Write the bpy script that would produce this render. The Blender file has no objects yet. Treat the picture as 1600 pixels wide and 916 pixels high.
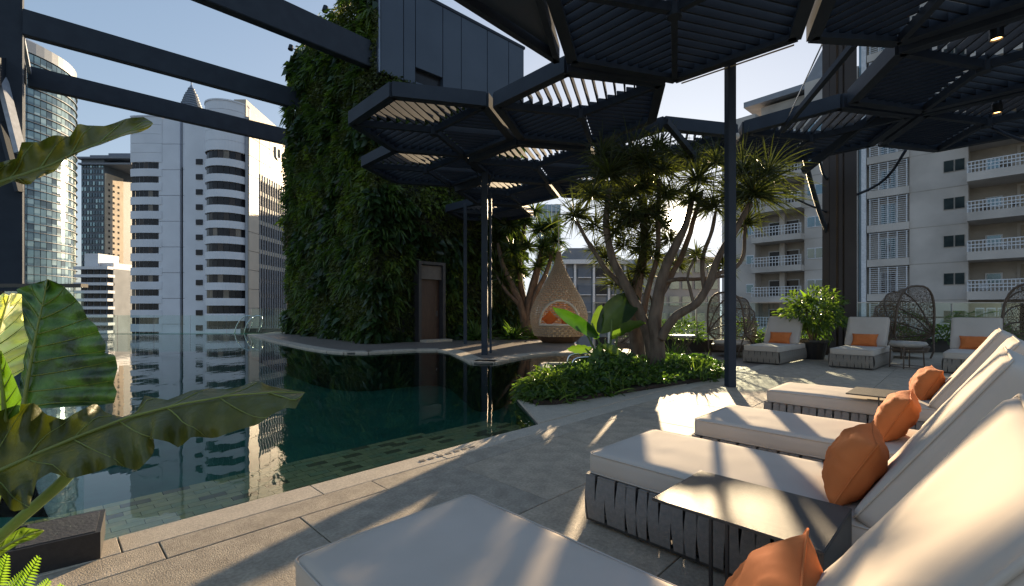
import bpy, bmesh, math, random
import numpy as np
from mathutils import Vector, Matrix, noise
from mathutils.geometry import tessellate_polygon
random.seed(7); np.random.seed(7)
R = math.radians
SC = bpy.context.scene
COL = SC.collection

# ------------------------------------------------------------------ camera
F, CX, HY, H = 720.0, 800.0, 485.0, 1.25
cam = bpy.data.cameras.new('camera'); camo = bpy.data.objects.new('camera', cam); COL.objects.link(camo)
camo.location = (0, 0, H); camo.rotation_euler = (R(90), 0, 0)
cam.sensor_width = 36; cam.lens = F/1600*36; cam.shift_y = (HY-458)/1600
cam.clip_start = 0.05; cam.clip_end = 6000
SC.camera = camo
SC.render.resolution_x, SC.render.resolution_y = 1024, 586

# ------------------------------------------------------------------ light
SUN_AZ, SUN_EL = R(19.86), R(10.6)
W = bpy.data.worlds.new('World'); SC.world = W; W.use_nodes = True
nt = W.node_tree; nt.nodes.clear()
wo = nt.nodes.new('ShaderNodeOutputWorld'); bg = nt.nodes.new('ShaderNodeBackground'); sk = nt.nodes.new('ShaderNodeTexSky')
sk.sky_type = 'NISHITA'; sk.sun_disc = False; sk.sun_elevation = SUN_EL; sk.sun_rotation = SUN_AZ
sk.air_density = 1.0; sk.dust_density = 1.0; sk.ozone_density = 1.3
bg.inputs[1].default_value = 0.056
# soft shoulder on the sky's radiance, so that it stays pale blue towards the sun instead of clipping
def _vm(op, a, b_):
    n_ = nt.nodes.new('ShaderNodeVectorMath'); n_.operation = op
    for i_, x_ in enumerate((a, b_)):
        if isinstance(x_, tuple): n_.inputs[i_].default_value = x_
        else: nt.links.new(x_, n_.inputs[i_])
    return n_.outputs[0]
_g = _vm('MULTIPLY', sk.outputs[0], (3.1, 3.2, 3.5))
_q = _vm('ADD', _vm('DIVIDE', _g, (7.8, 8.6, 10.2)), (1.0, 1.0, 1.0))
nt.links.new(_vm('DIVIDE', _g, _q), bg.inputs[0])
# the visible sun and its aureole, part of the sky itself
sdir = Vector((math.sin(SUN_AZ)*math.cos(SUN_EL), math.cos(SUN_AZ)*math.cos(SUN_EL), math.sin(SUN_EL)))
_tc = nt.nodes.new('ShaderNodeTexCoord'); _dp = nt.nodes.new('ShaderNodeVectorMath'); _dp.operation = 'DOT_PRODUCT'
_dp.inputs[1].default_value = sdir; nt.links.new(_tc.outputs['Generated'], _dp.inputs[0])
def _m(op, a, b_):
    n_ = nt.nodes.new('ShaderNodeMath'); n_.operation = op; nt.links.new(a, n_.inputs[0]); n_.inputs[1].default_value = b_; return n_.outputs[0]
_c = _m('MAXIMUM', _dp.outputs['Value'], 0.0)
_disc = _m('MULTIPLY', _m('GREATER_THAN', _c, math.cos(R(1.15))), 40.0)
_a1 = _m('MULTIPLY', _m('POWER', _c, 3500.0), 6.0); _a2 = _m('MULTIPLY', _m('POWER', _c, 160.0), 0.12)
_s1 = nt.nodes.new('ShaderNodeMath'); nt.links.new(_disc, _s1.inputs[0]); nt.links.new(_a1, _s1.inputs[1])
_s2 = nt.nodes.new('ShaderNodeMath'); nt.links.new(_s1.outputs[0], _s2.inputs[0]); nt.links.new(_a2, _s2.inputs[1])
_b2 = nt.nodes.new('ShaderNodeBackground'); _b2.inputs[0].default_value = (1, .82, .58, 1); nt.links.new(_s2.outputs[0], _b2.inputs[1])
_ad = nt.nodes.new('ShaderNodeAddShader'); nt.links.new(bg.outputs[0], _ad.inputs[0]); nt.links.new(_b2.outputs[0], _ad.inputs[1]); nt.links.new(_ad.outputs[0], wo.inputs[0])
sl = bpy.data.lights.new('sun', 'SUN'); sl.energy = 5.0; sl.angle = R(0.5); sl.color = (1.0, 0.76, 0.47)
so = bpy.data.objects.new('sun', sl); COL.objects.link(so)
sdir = Vector((math.sin(SUN_AZ)*math.cos(SUN_EL), math.cos(SUN_AZ)*math.cos(SUN_EL), math.sin(SUN_EL)))
so.rotation_euler = sdir.to_track_quat('Z', 'Y').to_euler(); so.location = sdir*50
SC.view_settings.view_transform = 'Standard'; SC.view_settings.look = 'None'
SC.view_settings.exposure = 1.25; SC.view_settings.gamma = 1.0
SC.cycles.transparent_max_bounces = 16

# ------------------------------------------------------------------ helpers
def P(px, py, z=0.0):
    Y = F*(H-z)/(py-HY); return Vector(((px-CX)/F*Y, Y, z))
def D(px, py, Y):
    return Vector(((px-CX)/F*Y, Y, H+(HY-py)/F*Y))

def tag(o, label=None, cat=None, group=None, kind=None):
    if label: o['label'] = label
    if cat: o['category'] = cat
    if group: o['group'] = group
    if kind: o['kind'] = kind
    return o
def thing(name, label, cat, loc=(0, 0, 0), rz=0, group=None):
    o = bpy.data.objects.new(name, None); COL.objects.link(o); o.empty_display_size = .1
    o.location = loc; o.rotation_euler = (0, 0, rz)
    return tag(o, label, cat, group)
def inst(name, me, parent=None, mtx=None):
    o = bpy.data.objects.new(name, me); COL.objects.link(o)
    if parent is not None: o.parent = parent
    if mtx is not None: o.matrix_basis = mtx
    return o
def dup(o, parent=None):
    c = o.copy(); COL.objects.link(c)
    if parent is not None: c.parent = parent
    for ch in list(o.children): dup(ch, c)
    return c

class MB:
    def __init__(s): s.v = []; s.f = []; s.m = []; s.mi = 0
    def add(s, vs, fs):
        b = len(s.v); s.v += [tuple(v) for v in vs]
        for f in fs: s.f.append([b+i for i in f]); s.m.append(s.mi)
    def par(s, o, a, b, c):           # parallelepiped from a corner and three edge vectors
        o, a, b, c = Vector(o), Vector(a), Vector(b), Vector(c)
        if a.cross(b).dot(c) < 0: a, b = b, a
        vs = [o, o+a, o+a+b, o+b, o+c, o+a+c, o+a+b+c, o+b+c]
        s.add(vs, [(0, 3, 2, 1), (4, 5, 6, 7), (0, 1, 5, 4), (1, 2, 6, 5), (2, 3, 7, 6), (3, 0, 4, 7)])
    def box(s, c, d, rz=0):
        ca, sa = math.cos(rz), math.sin(rz)
        a = Vector((ca, sa, 0))*d[0]; b = Vector((-sa, ca, 0))*d[1]; k = Vector((0, 0, d[2]))
        s.par(Vector(c)-a/2-b/2-k/2, a, b, k)
    def bar(s, p, q, w, h, up=(0, 0, 1)):   # rectangular bar between two points
        p, q = Vector(p), Vector(q); d = (q-p); up = Vector(up)
        side = d.cross(up).normalized(); u2 = side.cross(d).normalized()
        s.par(p-side*w/2-u2*h/2, d, side*w, u2*h)
    def quad(s, a, b, c, d): s.add([a, b, c, d], [(0, 1, 2, 3)])
    def prism(s, poly, z0, z1):
        n = len(poly)
        ar = sum(poly[i][0]*poly[(i+1) % n][1]-poly[(i+1) % n][0]*poly[i][1] for i in range(n))
        if ar < 0: poly = poly[::-1]
        tri = tessellate_polygon([[Vector((p[0], p[1], 0)) for p in poly]])
        vs = [(p[0], p[1], z0) for p in poly]+[(p[0], p[1], z1) for p in poly]
        fs = []
        for t in tri:
            a, b, c = [Vector((poly[i][0], poly[i][1])) for i in t]
            if (b-a).cross(c-a) < 0: t = (t[0], t[2], t[1])
            fs.append([i+n for i in t]); fs.append([t[2], t[1], t[0]])
        for i in range(n): fs.append([i, (i+1) % n, (i+1) % n+n, i+n])
        s.add(vs, fs)
    def tube(s, pts, r, n=8, cap=True):
        pts = [Vector(p) for p in pts]; m = len(pts)
        if not hasattr(r, '__len__'): r = [r]*m
        vs = []; prev = None
        for i, p in enumerate(pts):
            t = (pts[min(i+1, m-1)]-pts[max(i-1, 0)])
            if t.length < 1e-9: t = Vector((0, 0, 1))
            t.normalize()
            if prev is None:
                a = t.cross(Vector((0, 0, 1)) if abs(t.z) < .9 else Vector((1, 0, 0))).normalized()
            else:
                a = (prev-t*prev.dot(t)).normalized()
            prev = a; b = t.cross(a)
            for k in range(n):
                an = 2*math.pi*k/n; vs.append(p+(a*math.cos(an)+b*math.sin(an))*r[i])
        fs = []
        for i in range(m-1):
            for k in range(n):
                k2 = (k+1) % n; fs.append((i*n+k, i*n+k2, (i+1)*n+k2, (i+1)*n+k))
        if cap:
            fs.append(tuple(range(n-1, -1, -1))); fs.append(tuple((m-1)*n+k for k in range(n)))
        s.add(vs, fs)
    def lathe(s, prof, c=(0, 0, 0), n=24, a0=0, a1=2*math.pi):
        full = abs(a1-a0-2*math.pi) < 1e-6; m = n if full else n+1
        vs = []
        for (r, z) in prof:
            for k in range(m):
                an = a0+(a1-a0)*k/n; vs.append((c[0]+r*math.cos(an), c[1]+r*math.sin(an), c[2]+z))
        fs = []
        for i in range(len(prof)-1):
            for k in range(n):
                k2 = (k+1) % m; fs.append((i*m+k, i*m+k2, (i+1)*m+k2, (i+1)*m+k))
        s.add(vs, fs)
    def mesh(s, name, mats, smooth=False, bevel=0, seg=2):
        me = bpy.data.meshes.new(name); me.from_pydata(s.v, [], s.f)
        if not isinstance(mats, (list, tuple)): mats = [mats]
        for m in mats: me.materials.append(m)
        if len(mats) > 1: me.polygons.foreach_set('material_index', s.m)
        if smooth: me.polygons.foreach_set('use_smooth', [True]*len(me.polygons))
        if bevel:
            bm = bmesh.new(); bm.from_mesh(me); bmesh.ops.remove_doubles(bm, verts=bm.verts, dist=1e-5)
            bmesh.ops.bevel(bm, geom=bm.edges[:], offset=bevel, segments=seg, affect='EDGES', clamp_overlap=True)
            bm.to_mesh(me); bm.free()
        me.update(); return me
    def build(s, name, mats, parent=None, smooth=False, bevel=0, mtx=None):
        return inst(name, s.mesh(name, mats, smooth, bevel), parent, mtx)

def resample(pts, n):
    pts = [Vector(p) for p in pts]; L = [0]
    for a, b in zip(pts, pts[1:]): L.append(L[-1]+(b-a).length)
    out = []; j = 0
    for i in range(n):
        d = L[-1]*i/(n-1)
        while j < len(L)-2 and L[j+1] < d: j += 1
        k = (d-L[j])/max(L[j+1]-L[j], 1e-9); out.append(pts[j].lerp(pts[j+1], k))
    return out
def smooth_pts(pts, it=2):
    pts = [Vector(p) for p in pts]
    for _ in range(it):
        q = [pts[0]]
        for a, b in zip(pts, pts[1:]): q += [a.lerp(b, .25), a.lerp(b, .75)]
        q.append(pts[-1]); pts = q
    return pts

# ------------------------------------------------------------------ materials
MC = {}
def mat(name, c1, c2=None, rough=.6, metal=0, scale=6, bump=0, bscale=60, spec=.5, detail=6, trans=0, island=0, stretch=None, c3=None, dirt=0, coord='Object', emis=None):
    if name in MC: return MC[name]
    m = bpy.data.materials.new(name); m.use_nodes = True; MC[name] = m
    n = m.node_tree.nodes; l = m.node_tree.links; n.clear()
    out = n.new('ShaderNodeOutputMaterial'); b = n.new('ShaderNodeBsdfPrincipled')
    b.inputs['Roughness'].default_value = rough; b.inputs['Metallic'].default_value = metal
    b.inputs['Specular IOR Level'].default_value = spec
    tc = n.new('ShaderNodeTexCoord'); mp = n.new('ShaderNodeMapping')
    l.new(tc.outputs[coord], mp.inputs[0])
    if stretch: mp.inputs['Scale'].default_value = stretch
    c2 = c2 or tuple(x*.8 for x in c1)
    nz = n.new('ShaderNodeTexNoise'); nz.inputs['Scale'].default_value = scale; nz.inputs['Detail'].default_value = detail
    l.new(mp.outputs[0], nz.inputs[0])
    rp = n.new('ShaderNodeValToRGB'); rp.color_ramp.elements[0].position = .35; rp.color_ramp.elements[1].position = .65
    rp.color_ramp.elements[0].color = (*c2, 1); rp.color_ramp.elements[1].color = (*c1, 1)
    col = rp.outputs[0]; fac = nz.outputs[0]
    if island:
        g = n.new('ShaderNodeNewGeometry'); mx = n.new('ShaderNodeMix'); mx.data_type = 'FLOAT'
        mx.inputs[0].default_value = island
        l.new(nz.outputs[0], mx.inputs[2]); l.new(g.outputs['Random Per Island'], mx.inputs[3]); fac = mx.outputs[0]
        rp.color_ramp.elements[0].position = .25; rp.color_ramp.elements[1].position = .75
        if c3:
            e = rp.color_ramp.elements.new(.9); e.color = (*c3, 1)
    l.new(fac, rp.inputs[0])
    if dirt:
        nd = n.new('ShaderNodeTexNoise'); nd.inputs['Scale'].default_value = scale*.12+.15; nd.inputs['Detail'].default_value = 8
        l.new(mp.outputs[0], nd.inputs[0])
        r2 = n.new('ShaderNodeValToRGB'); r2.color_ramp.elements[0].position = .3; r2.color_ramp.elements[1].position = .7
        k = 1-dirt; r2.color_ramp.elements[0].color = (k, k, k, 1); r2.color_ramp.elements[1].color = (1, 1, 1, 1)
        l.new(nd.outputs[0], r2.inputs[0])
        mm = n.new('ShaderNodeMix'); mm.data_type = 'RGBA'; mm.blend_type = 'MULTIPLY'; mm.inputs[0].default_value = 1
        l.new(col, mm.inputs[6]); l.new(r2.outputs[0], mm.inputs[7]); col = mm.outputs[2]
    l.new(col, b.inputs['Base Color'])
    if bump:
        bn = n.new('ShaderNodeTexNoise'); bn.inputs['Scale'].default_value = bscale; bn.inputs['Detail'].default_value = 4
        l.new(mp.outputs[0], bn.inputs[0])
        bp = n.new('ShaderNodeBump'); bp.inputs['Strength'].default_value = bump; bp.inputs['Distance'].default_value = .02
        l.new(bn.outputs[0], bp.inputs['Height']); l.new(bp.outputs[0], b.inputs['Normal'])
    if emis:
        b.inputs['Emission Color'].default_value = (*emis[:3], 1); b.inputs['Emission Strength'].default_value = emis[3]
    if trans:
        t = n.new('ShaderNodeBsdfTranslucent'); ms = n.new('ShaderNodeMixShader'); ms.inputs[0].default_value = trans
        sat = n.new('ShaderNodeMix'); sat.data_type = 'RGBA'; sat.blend_type = 'MULTIPLY'; sat.inputs[0].default_value = 1
        sat.inputs[7].default_value = (2.4, 2.6, 1.0, 1); l.new(col, sat.inputs[6]); l.new(sat.outputs[2], t.inputs[0])
        l.new(b.outputs[0], ms.inputs[1]); l.new(t.outputs[0], ms.inputs[2]); l.new(ms.outputs[0], out.inputs[0])
    else: l.new(b.outputs[0], out.inputs[0])
    return m

def glassy(name, tint, ior=1.45, gloss=(1, 1, 1), rough=0.0, bump=None, minf=0):
    if name in MC: return MC[name]
    m = bpy.data.materials.new(name); m.use_nodes = True; MC[name] = m
    n = m.node_tree.nodes; l = m.node_tree.links; n.clear()
    out = n.new('ShaderNodeOutputMaterial'); t = n.new('ShaderNodeBsdfTransparent'); g = n.new('ShaderNodeBsdfGlossy')
    t.inputs[0].default_value = (*tint, 1); g.inputs['Color'].default_value = (*gloss, 1); g.inputs['Roughness'].default_value = rough
    fr = n.new('ShaderNodeFresnel'); fr.inputs[0].default_value = ior; ms = n.new('ShaderNodeMixShader')
    fac = fr.outputs[0]
    if minf:
        mr = n.new('ShaderNodeMath'); mr.operation = 'MAXIMUM'; mr.inputs[1].default_value = minf; l.new(fac, mr.inputs[0]); fac = mr.outputs[0]
    l.new(fac, ms.inputs[0]); l.new(t.outputs[0], ms.inputs[1]); l.new(g.outputs[0], ms.inputs[2]); l.new(ms.outputs[0], out.inputs[0])
    if bump:
        tc = n.new('ShaderNodeTexCoord'); mp = n.new('ShaderNodeMapping'); mp.inputs['Scale'].default_value = bump[2]
        l.new(tc.outputs['Object'], mp.inputs[0])
        nz = n.new('ShaderNodeTexNoise'); nz.inputs['Scale'].default_value = bump[0]; nz.inputs['Detail'].default_value = 3
        l.new(mp.outputs[0], nz.inputs[0]); bp = n.new('ShaderNodeBump'); bp.inputs['Strength'].default_value = bump[1]; bp.inputs['Distance'].default_value = .05
        l.new(nz.outputs[0], bp.inputs['Height']); l.new(bp.outputs[0], g.inputs['Normal']); l.new(bp.outputs[0], fr.inputs['Normal'])
    return m

STEEL = mat('steel_dark', (.035, .045, .062), (.027, .035, .05), rough=.6, scale=2, spec=.25, bump=.05, bscale=30)
STEEL2 = mat('steel_louvre', (.030, .034, .042), (.022, .025, .032), rough=.6, spec=.25, scale=3)
CLAD = mat('cladding_blue_grey', (.060, .080, .115), (.050, .068, .10), rough=.4, scale=.8, dirt=.12)
PILAST = mat('pale_pilaster', (.30, .36, .48), rough=.5)
GRAN = mat('granite_paving', (.56, .465, .355), (.43, .355, .27), rough=.68, spec=.5, scale=55, detail=10, bump=.35, bscale=140, dirt=.34)
GRAN2 = mat('granite_coping', (.60, .515, .41), (.46, .39, .305), rough=.68, spec=.5, scale=60, detail=10, bump=.25, bscale=160, dirt=.15)
JOINT = mat('paving_joint', (.10, .09, .08), rough=.9)
PLAZA = mat('plaza_timber_stone', (.26, .21, .18), (.19, .155, .13), rough=.5, scale=20, bump=.2, dirt=.2)
CUSH = mat('cream_canvas', (.58, .505, .435), (.54, .47, .40), rough=.9, scale=3, bump=.06, bscale=900, spec=.2)
ORANGE = mat('orange_canvas', (.68, .20, .06), (.60, .17, .05), rough=.9, scale=5, bump=.08, bscale=900, spec=.2)
STRAP = mat('grey_strap', (.27, .245, .225), (.205, .19, .175), rough=.75, scale=40, bump=.3, bscale=200)
STRAPF = mat('brown_strap', (.30, .255, .21), (.23, .20, .165), rough=.75, scale=40, bump=.3, bscale=200)
ALU = mat('charcoal_frame', (.05, .047, .045), rough=.4)
TABLE = mat('table_top_metal', (.075, .068, .062), (.06, .055, .05), rough=.5, scale=4, stretch=(1, 12, 1), bump=.12, bscale=90)
RATTAN = mat('rattan', (.56, .41, .27), (.40, .28, .17), rough=.6, scale=30, bump=.4, bscale=80)
RATRIM = mat('rattan_trim', (.62, .54, .43), rough=.7)
WICK = mat('brown_wicker', (.15, .105, .075), (.10, .07, .05), rough=.6, scale=30)
BLACK = mat('black_paint', (.02, .02, .021), rough=.35)
SOIL = mat('soil', (.05, .035, .025), (.03, .022, .016), rough=1, scale=20, bump=.5)
BARK = mat('pale_bark', (.17, .125, .09), (.085, .06, .043), rough=.85, scale=9, bump=.8, bscale=25, stretch=(1, 1, .35))
LWALL = mat('wall_leaves', (.095, .115, .024), (.028, .040, .012), rough=.5, scale=.9, trans=.22, island=.45, c3=(.15, .21, .035), detail=4)
LSPIKE = mat('spiky_leaves', (.065, .075, .024), (.028, .036, .014), rough=.42, scale=3, trans=.3, island=.6, c3=(.16, .19, .05))
LBED = mat('bed_leaves', (.085, .15, .028), (.030, .062, .016), rough=.45, scale=2, trans=.38, island=.6, c3=(.17, .25, .05))
LBRIGHT = mat('bright_leaves', (.10, .155, .028), (.045, .08, .018), rough=.45, scale=2, trans=.34, island=.6, c3=(.22, .30, .06))
LBIG = mat('taro_leaf', (.085, .095, .016), (.05, .06, .011), rough=.42, scale=9, trans=.16, bump=.35, bscale=28)
LBIG2 = mat('taro_leaf_green', (.05, .13, .016), (.008, .024, .006), rough=.38, scale=9, trans=.03, bump=.6, bscale=18)
LSUNLIT = mat('taro_leaf_sunlit', (.80, .76, .60), (.62, .60, .42), rough=.3, scale=12, trans=.5, bump=.6, bscale=20)  # sun glare on the leaf put into its pale colour
LVEIN = mat('taro_vein', (.30, .33, .10), rough=.5, trans=.3)
FERN = mat('fern_frond', (.15, .24, .03), (.09, .16, .018), rough=.45, scale=6, trans=.45)
POOLT = [mat('pool_tile_%s' % k, c, tuple(x*.82 for x in c), rough=.35, scale=12, dirt=.15) for k, c in
         (('olive', (.66, .60, .30)), ('green', (.52, .55, .30)), ('brown', (.26, .22, .12)), ('moss', (.60, .56, .28)))]
POOLD = mat('pool_deep_tile', (.06, .28, .19), (.04, .21, .15), rough=.35, scale=3, dirt=.3)
WATER = glassy('pool_water', (.90, .97, .92), ior=1.40, bump=(2.2, .05, (1, .5, 1)), gloss=(1, 1, 1))
GLASS = glassy('clear_glass', (.86, .93, .93), ior=1.35)
CONC = mat('beige_render', (.66, .60, .55), (.56, .51, .465), rough=.85, scale=.5, dirt=.3, bump=.1, bscale=8)
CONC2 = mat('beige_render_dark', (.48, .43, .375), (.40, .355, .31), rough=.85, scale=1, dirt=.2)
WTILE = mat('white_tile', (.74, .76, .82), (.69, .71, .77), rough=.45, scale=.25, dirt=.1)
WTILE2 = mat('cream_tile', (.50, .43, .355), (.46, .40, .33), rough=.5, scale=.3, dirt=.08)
TJOINT = mat('tile_joint', (.36, .38, .42), rough=.7)
DGLASS = mat('dark_window', (.030, .030, .036), (.018, .018, .022), rough=.2, scale=.7, spec=.22)
DGLASS2 = mat('blind_window', (.20, .165, .13), (.12, .10, .08), rough=.3, scale=.9)
BRONZE = mat('bronze_glass', (.06, .046, .042), (.035, .027, .026), rough=.25, scale=.4, spec=.3)
TG = [mat('tower_glass_%s' % k, c, rough=r, scale=.3, metal=mt, spec=.8) for k, c, r, mt in
      (('teal', (.20, .30, .33), .10, .55), ('pale', (.34, .45, .46), .13, .55), ('grey', (.13, .20, .24), .12, .5), ('deep', (.07, .11, .14), .1, .4))]
WHITE = mat('white_paint', (.72, .73, .76), rough=.5)
GREYB = mat('grey_building', (.22, .24, .27), (.18, .20, .23), rough=.7, scale=.4, dirt=.15)
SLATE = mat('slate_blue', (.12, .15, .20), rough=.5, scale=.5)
WOODD = mat('door_brown', (.075, .035, .024), (.05, .024, .017), rough=.5, scale=4, stretch=(6, 6, 1))
CHROME = mat('chrome', (.75, .76, .78), rough=.15, metal=1)
ROOFM = mat('roof_sheet', (.28, .30, .34), rough=.6, scale=1)
GROUND = mat('city_ground', (.09, .095, .09), (.05, .06, .05), rough=.95, scale=.02, detail=8)
# ------------------------------------------------------------------ frames of reference
u = Vector((math.sin(R(48)), math.cos(R(48)), 0)); v = Vector((-math.cos(R(48)), math.sin(R(48)), 0))
UP = Vector((0, 0, 1))

# ================================================================== TERRACE, POOL
b = MB(); b.quad((-3000, -500, -60), (3000, -500, -60), (3000, 4500, -60), (-3000, 4500, -60))
tag(b.build('ground', GROUND), kind='structure')

E0 = P(627, 720); ea = (P(763, 683)-P(351, 793)); ea.z = 0; ea.normalize(); eb = Vector((ea.y, -ea.x, 0))   # pool edge axes
def AB(a, bb, z=0): return E0+ea*a+eb*bb+Vector((0, 0, z))
near_l = AB(-2.6, 0)                                      # corner by the planter
pool = [near_l.xy, AB(1.72, 0).xy, P(806, 622).xy, P(826, 604).xy, P(880, 597).xy, P(905, 588).xy, P(912, 572).xy, P(945, 570).xy, P(935, 557).xy]
far_edge = [P(905, 551), P(850, 552), P(800, 560), P(775, 567), P(742, 568), P(725, 559), P(696, 546), P(640, 547), P(560, 552), P(500, 548), P(450, 538), P(420, 531.5), P(388, 522.5)]
far_edge = smooth_pts(far_edge, 1)
pool += [p.xy for p in far_edge]
LF = P(388, 522.5)
pool += [Vector((LF.x+.3, 25.0)), Vector((-42, 25.0)), Vector((-9, 2.5))]
pool = [(p[0], p[1]) for p in pool]
# deck base around the pool: two loops bridged with a seam
outer = [near_l.xy, Vector((-3.2, 1.0)), Vector((-3.2, -3)), Vector((19, -3)), Vector((19, 15)), Vector((2.4, 15.2)), Vector((2.4, 26)), Vector((.8, 29)), Vector((-14.3, 29)), Vector((LF.x+.25, 25.0))]
ring = [(p[0], p[1]) for p in outer] + [(p[0], p[1]) for p in list(reversed(pool[1:9+len(far_edge)]))]
b = MB(); b.prism(ring, -3, -.018)
deck = tag(b.build('deck', JOINT), kind='structure')
# pavers (near part, b>0) laid in rows parallel to the pool edge
rowb = [(0, .235), (.235, .47)]
x = .47
while x < 12: rowb.append((x, x+.92)); x += .92
mats_p = [GRAN, mat('granite_paving_warm', (.60, .485, .36), (.46, .37, .27), rough=.68, spec=.5, scale=50, detail=10, bump=.35, bscale=140, dirt=.36),
          mat('granite_paving_grey', (.50, .42, .325), (.38, .315, .24), rough=.68, spec=.5, scale=58, detail=10, bump=.35, bscale=140, dirt=.36)]
def inside(pt, poly):
    x, y = pt[0], pt[1]; c = False; n = len(poly)
    for i in range(n):
        x1, y1 = poly[i]; x2, y2 = poly[(i+1) % n]
        if (y1 > y) != (y2 > y) and x < (x2-x1)*(y-y1)/(y2-y1)+x1: c = not c
    return c
pcache = {}; npv = 0; rest = MB()
for ri, (b0, b1) in enumerate(rowb):
    L = 1.25 if ri > 0 else 1.05
    a = -6+(ri % 2)*.6
    while a < 17:
        wid = b1-b0; c = AB(a+L/2, (b0+b1)/2)
        if c.y > -1.6 and c.y < 15.3 and c.x > -3.3 and c.x < 16 and abs(c.x) < max(c.y, 0)*1.35+3.2:
            key = (round(L, 2), round(wid, 2), random.randint(0, 2))
            if key not in pcache:
                q = MB(); q.box((0, 0, -.02), (L-.006, wid-.006, .04)); m_ = GRAN2 if ri == 0 else mats_p[key[2]]
                pcache[key] = q.mesh('paver', m_, bevel=.003, seg=1)
            dz = random.uniform(-.0015, .0015)
            o = inst('paver', pcache[key], deck, Matrix.Translation(c+Vector((0, 0, dz))) @ Matrix.Rotation(math.atan2(ea.y, ea.x), 4, 'Z'))
            npv += 1
        a += L
# kerb block between pool notch and bed, plaza slab at the far side
b = MB(); b.prism([AB(1.75, -.008).xy, P(806, 622).xy, P(826, 604).xy, AB(5.2, -.9).xy, AB(5.6, -.008).xy], -.55, .004)
b.build('paver', GRAN2, deck, bevel=.01)
pz = [(p.x, p.y) for p in far_edge]
plaza = pz+[(LF.x+.28, 24.98), (-14.2, 28.9), (.7, 28.9), (2.35, 25.9), (2.35, 15.15), (7.0, 15.0), (AB(10.8, -.01).x, AB(10.8, -.01).y), (AB(6.2, -.01).x, AB(6.2, -.01).y), (P(912, 572).x+.6, P(912, 572).y)]
b = MB(); b.prism(plaza, -.05, .0)
b.build('plaza_slab', PLAZA, deck)
# coping stones along the far edge
fe = resample(far_edge, 34)
for i in range(33):
    p, q = fe[i], fe[i+1]; d = (q-p).normalized(); nrm = Vector((d.y, -d.x, 0))
    if nrm.y < 0 and abs(nrm.y) > .2: nrm = -nrm
    q2 = MB(); q2.par(p-UP*.14+d*.006-nrm*.05, (q-p)-d*.012, nrm*.45, UP*.155); q2.build('coping_stone', GRAN2, deck, bevel=.008)
# depth mark plate on coping: worn, unreadable
b = MB()
for i in range(7):
    b.box(AB(.12+i*.09, .13, .0035), (.05, .035, .002), math.atan2(ea.y, ea.x))
b.build('depth_mark', mat('faded_mark', (.10, .09, .085), rough=.8), deck)

# pool shell
zw = -.035
b = MB(); b.prism(pool, -1.75, -1.15); basin = tag(b.build('pool_floor', POOLD), kind='structure')
b = MB()
for i in range(len(pool)):
    p, q = Vector(pool[i]), Vector(pool[(i+1) % len(pool)])
    b.quad((p.x, p.y, -1.7), (q.x, q.y, -1.7), (q.x, q.y, -.019), (p.x, p.y, -.019))
tag(b.build('pool_wall', POOLD), kind='structure')
# shallow tiled ledge, added where sunlight ends on the pool floor
led = [AB(-7.5, -.005).xy, AB(1.70, -.005).xy, AB(2.55, -.75).xy, AB(2.3, -1.55).xy, AB(-12, -1.75).xy]
b = MB(); b.prism([(p.x, p.y) for p in led], -1.6, -.33); ledge = tag(b.build('added_pool_ledge', POOLT[2]), kind='structure')
tm = []
for m_ in POOLT:
    q = MB(); q.box((0, 0, 0), (.185, .088, .014)); tm.append(q.mesh('tile', m_))
tiles = []
a = -7.0; ci = 0
while a < 2.4:
    bb = -.06; k = 0
    while bb > -1.6:
        off = (.095 if k % 2 else 0); c = AB(a+off, bb)
        if inside((c.x, c.y), [(p.x, p.y) for p in led]) : tiles.append((c.length, c))
        bb -= .094; k += 1
    a += .191
tiles.sort(key=lambda t: t[0]); rot = Matrix.Rotation(math.atan2(ea.y, ea.x), 4, 'Z')
wt = [0, 0, 0, 1, 1, 2, 3, 3]
rb = [MB() for _ in POOLT]
for i, (_, c) in enumerate(tiles):
    k = random.choice(wt); z = -.324+random.uniform(-.001, .001)
    if i < 290: inst('tile', tm[k], ledge, Matrix.Translation((c.x, c.y, z)) @ rot)
    else: rb[k].box((c.x, c.y, z), (.185, .088, .014), math.atan2(ea.y, ea.x))
allr = MB()
for k, r_ in enumerate(rb): allr.mi = k; allr.add(r_.v, r_.f)
tag(allr.build('tiles', POOLT, ledge), kind='stuff')
# water sheet
b = MB()
tri = tessellate_polygon([[Vector((p[0], p[1], 0)) for p in pool]])
b.v = [(p[0], p[1], zw) for p in pool]
for t in tri:
    A_, B_, C_ = [Vector(pool[i]) for i in t]
    if (B_-A_).cross(C_-A_) < 0: t = (t[0], t[2], t[1])
    b.f.append(list(t)); b.m.append(0)
tag(b.build('pool_water', WATER), kind='structure')

# ================================================================== TOWER WITH LIVING WALL
C0 = Vector((-5.0, 17.5, 0)); TH = 14.0; LV, LU = 10.8, 7.5
tower = thing('tower_block', 'tall blue grey clad tower block above the pool with a planted lower face', 'building', C0)
I = C0
b = MB(); b.par(C0-I+u*.25+v*.25-UP*30, u*(LU-.25), v*(LV-.25), UP*(TH+29.9)); b.build('wall', mat('tower_core', (.045, .05, .055), rough=.8), tower)
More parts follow.
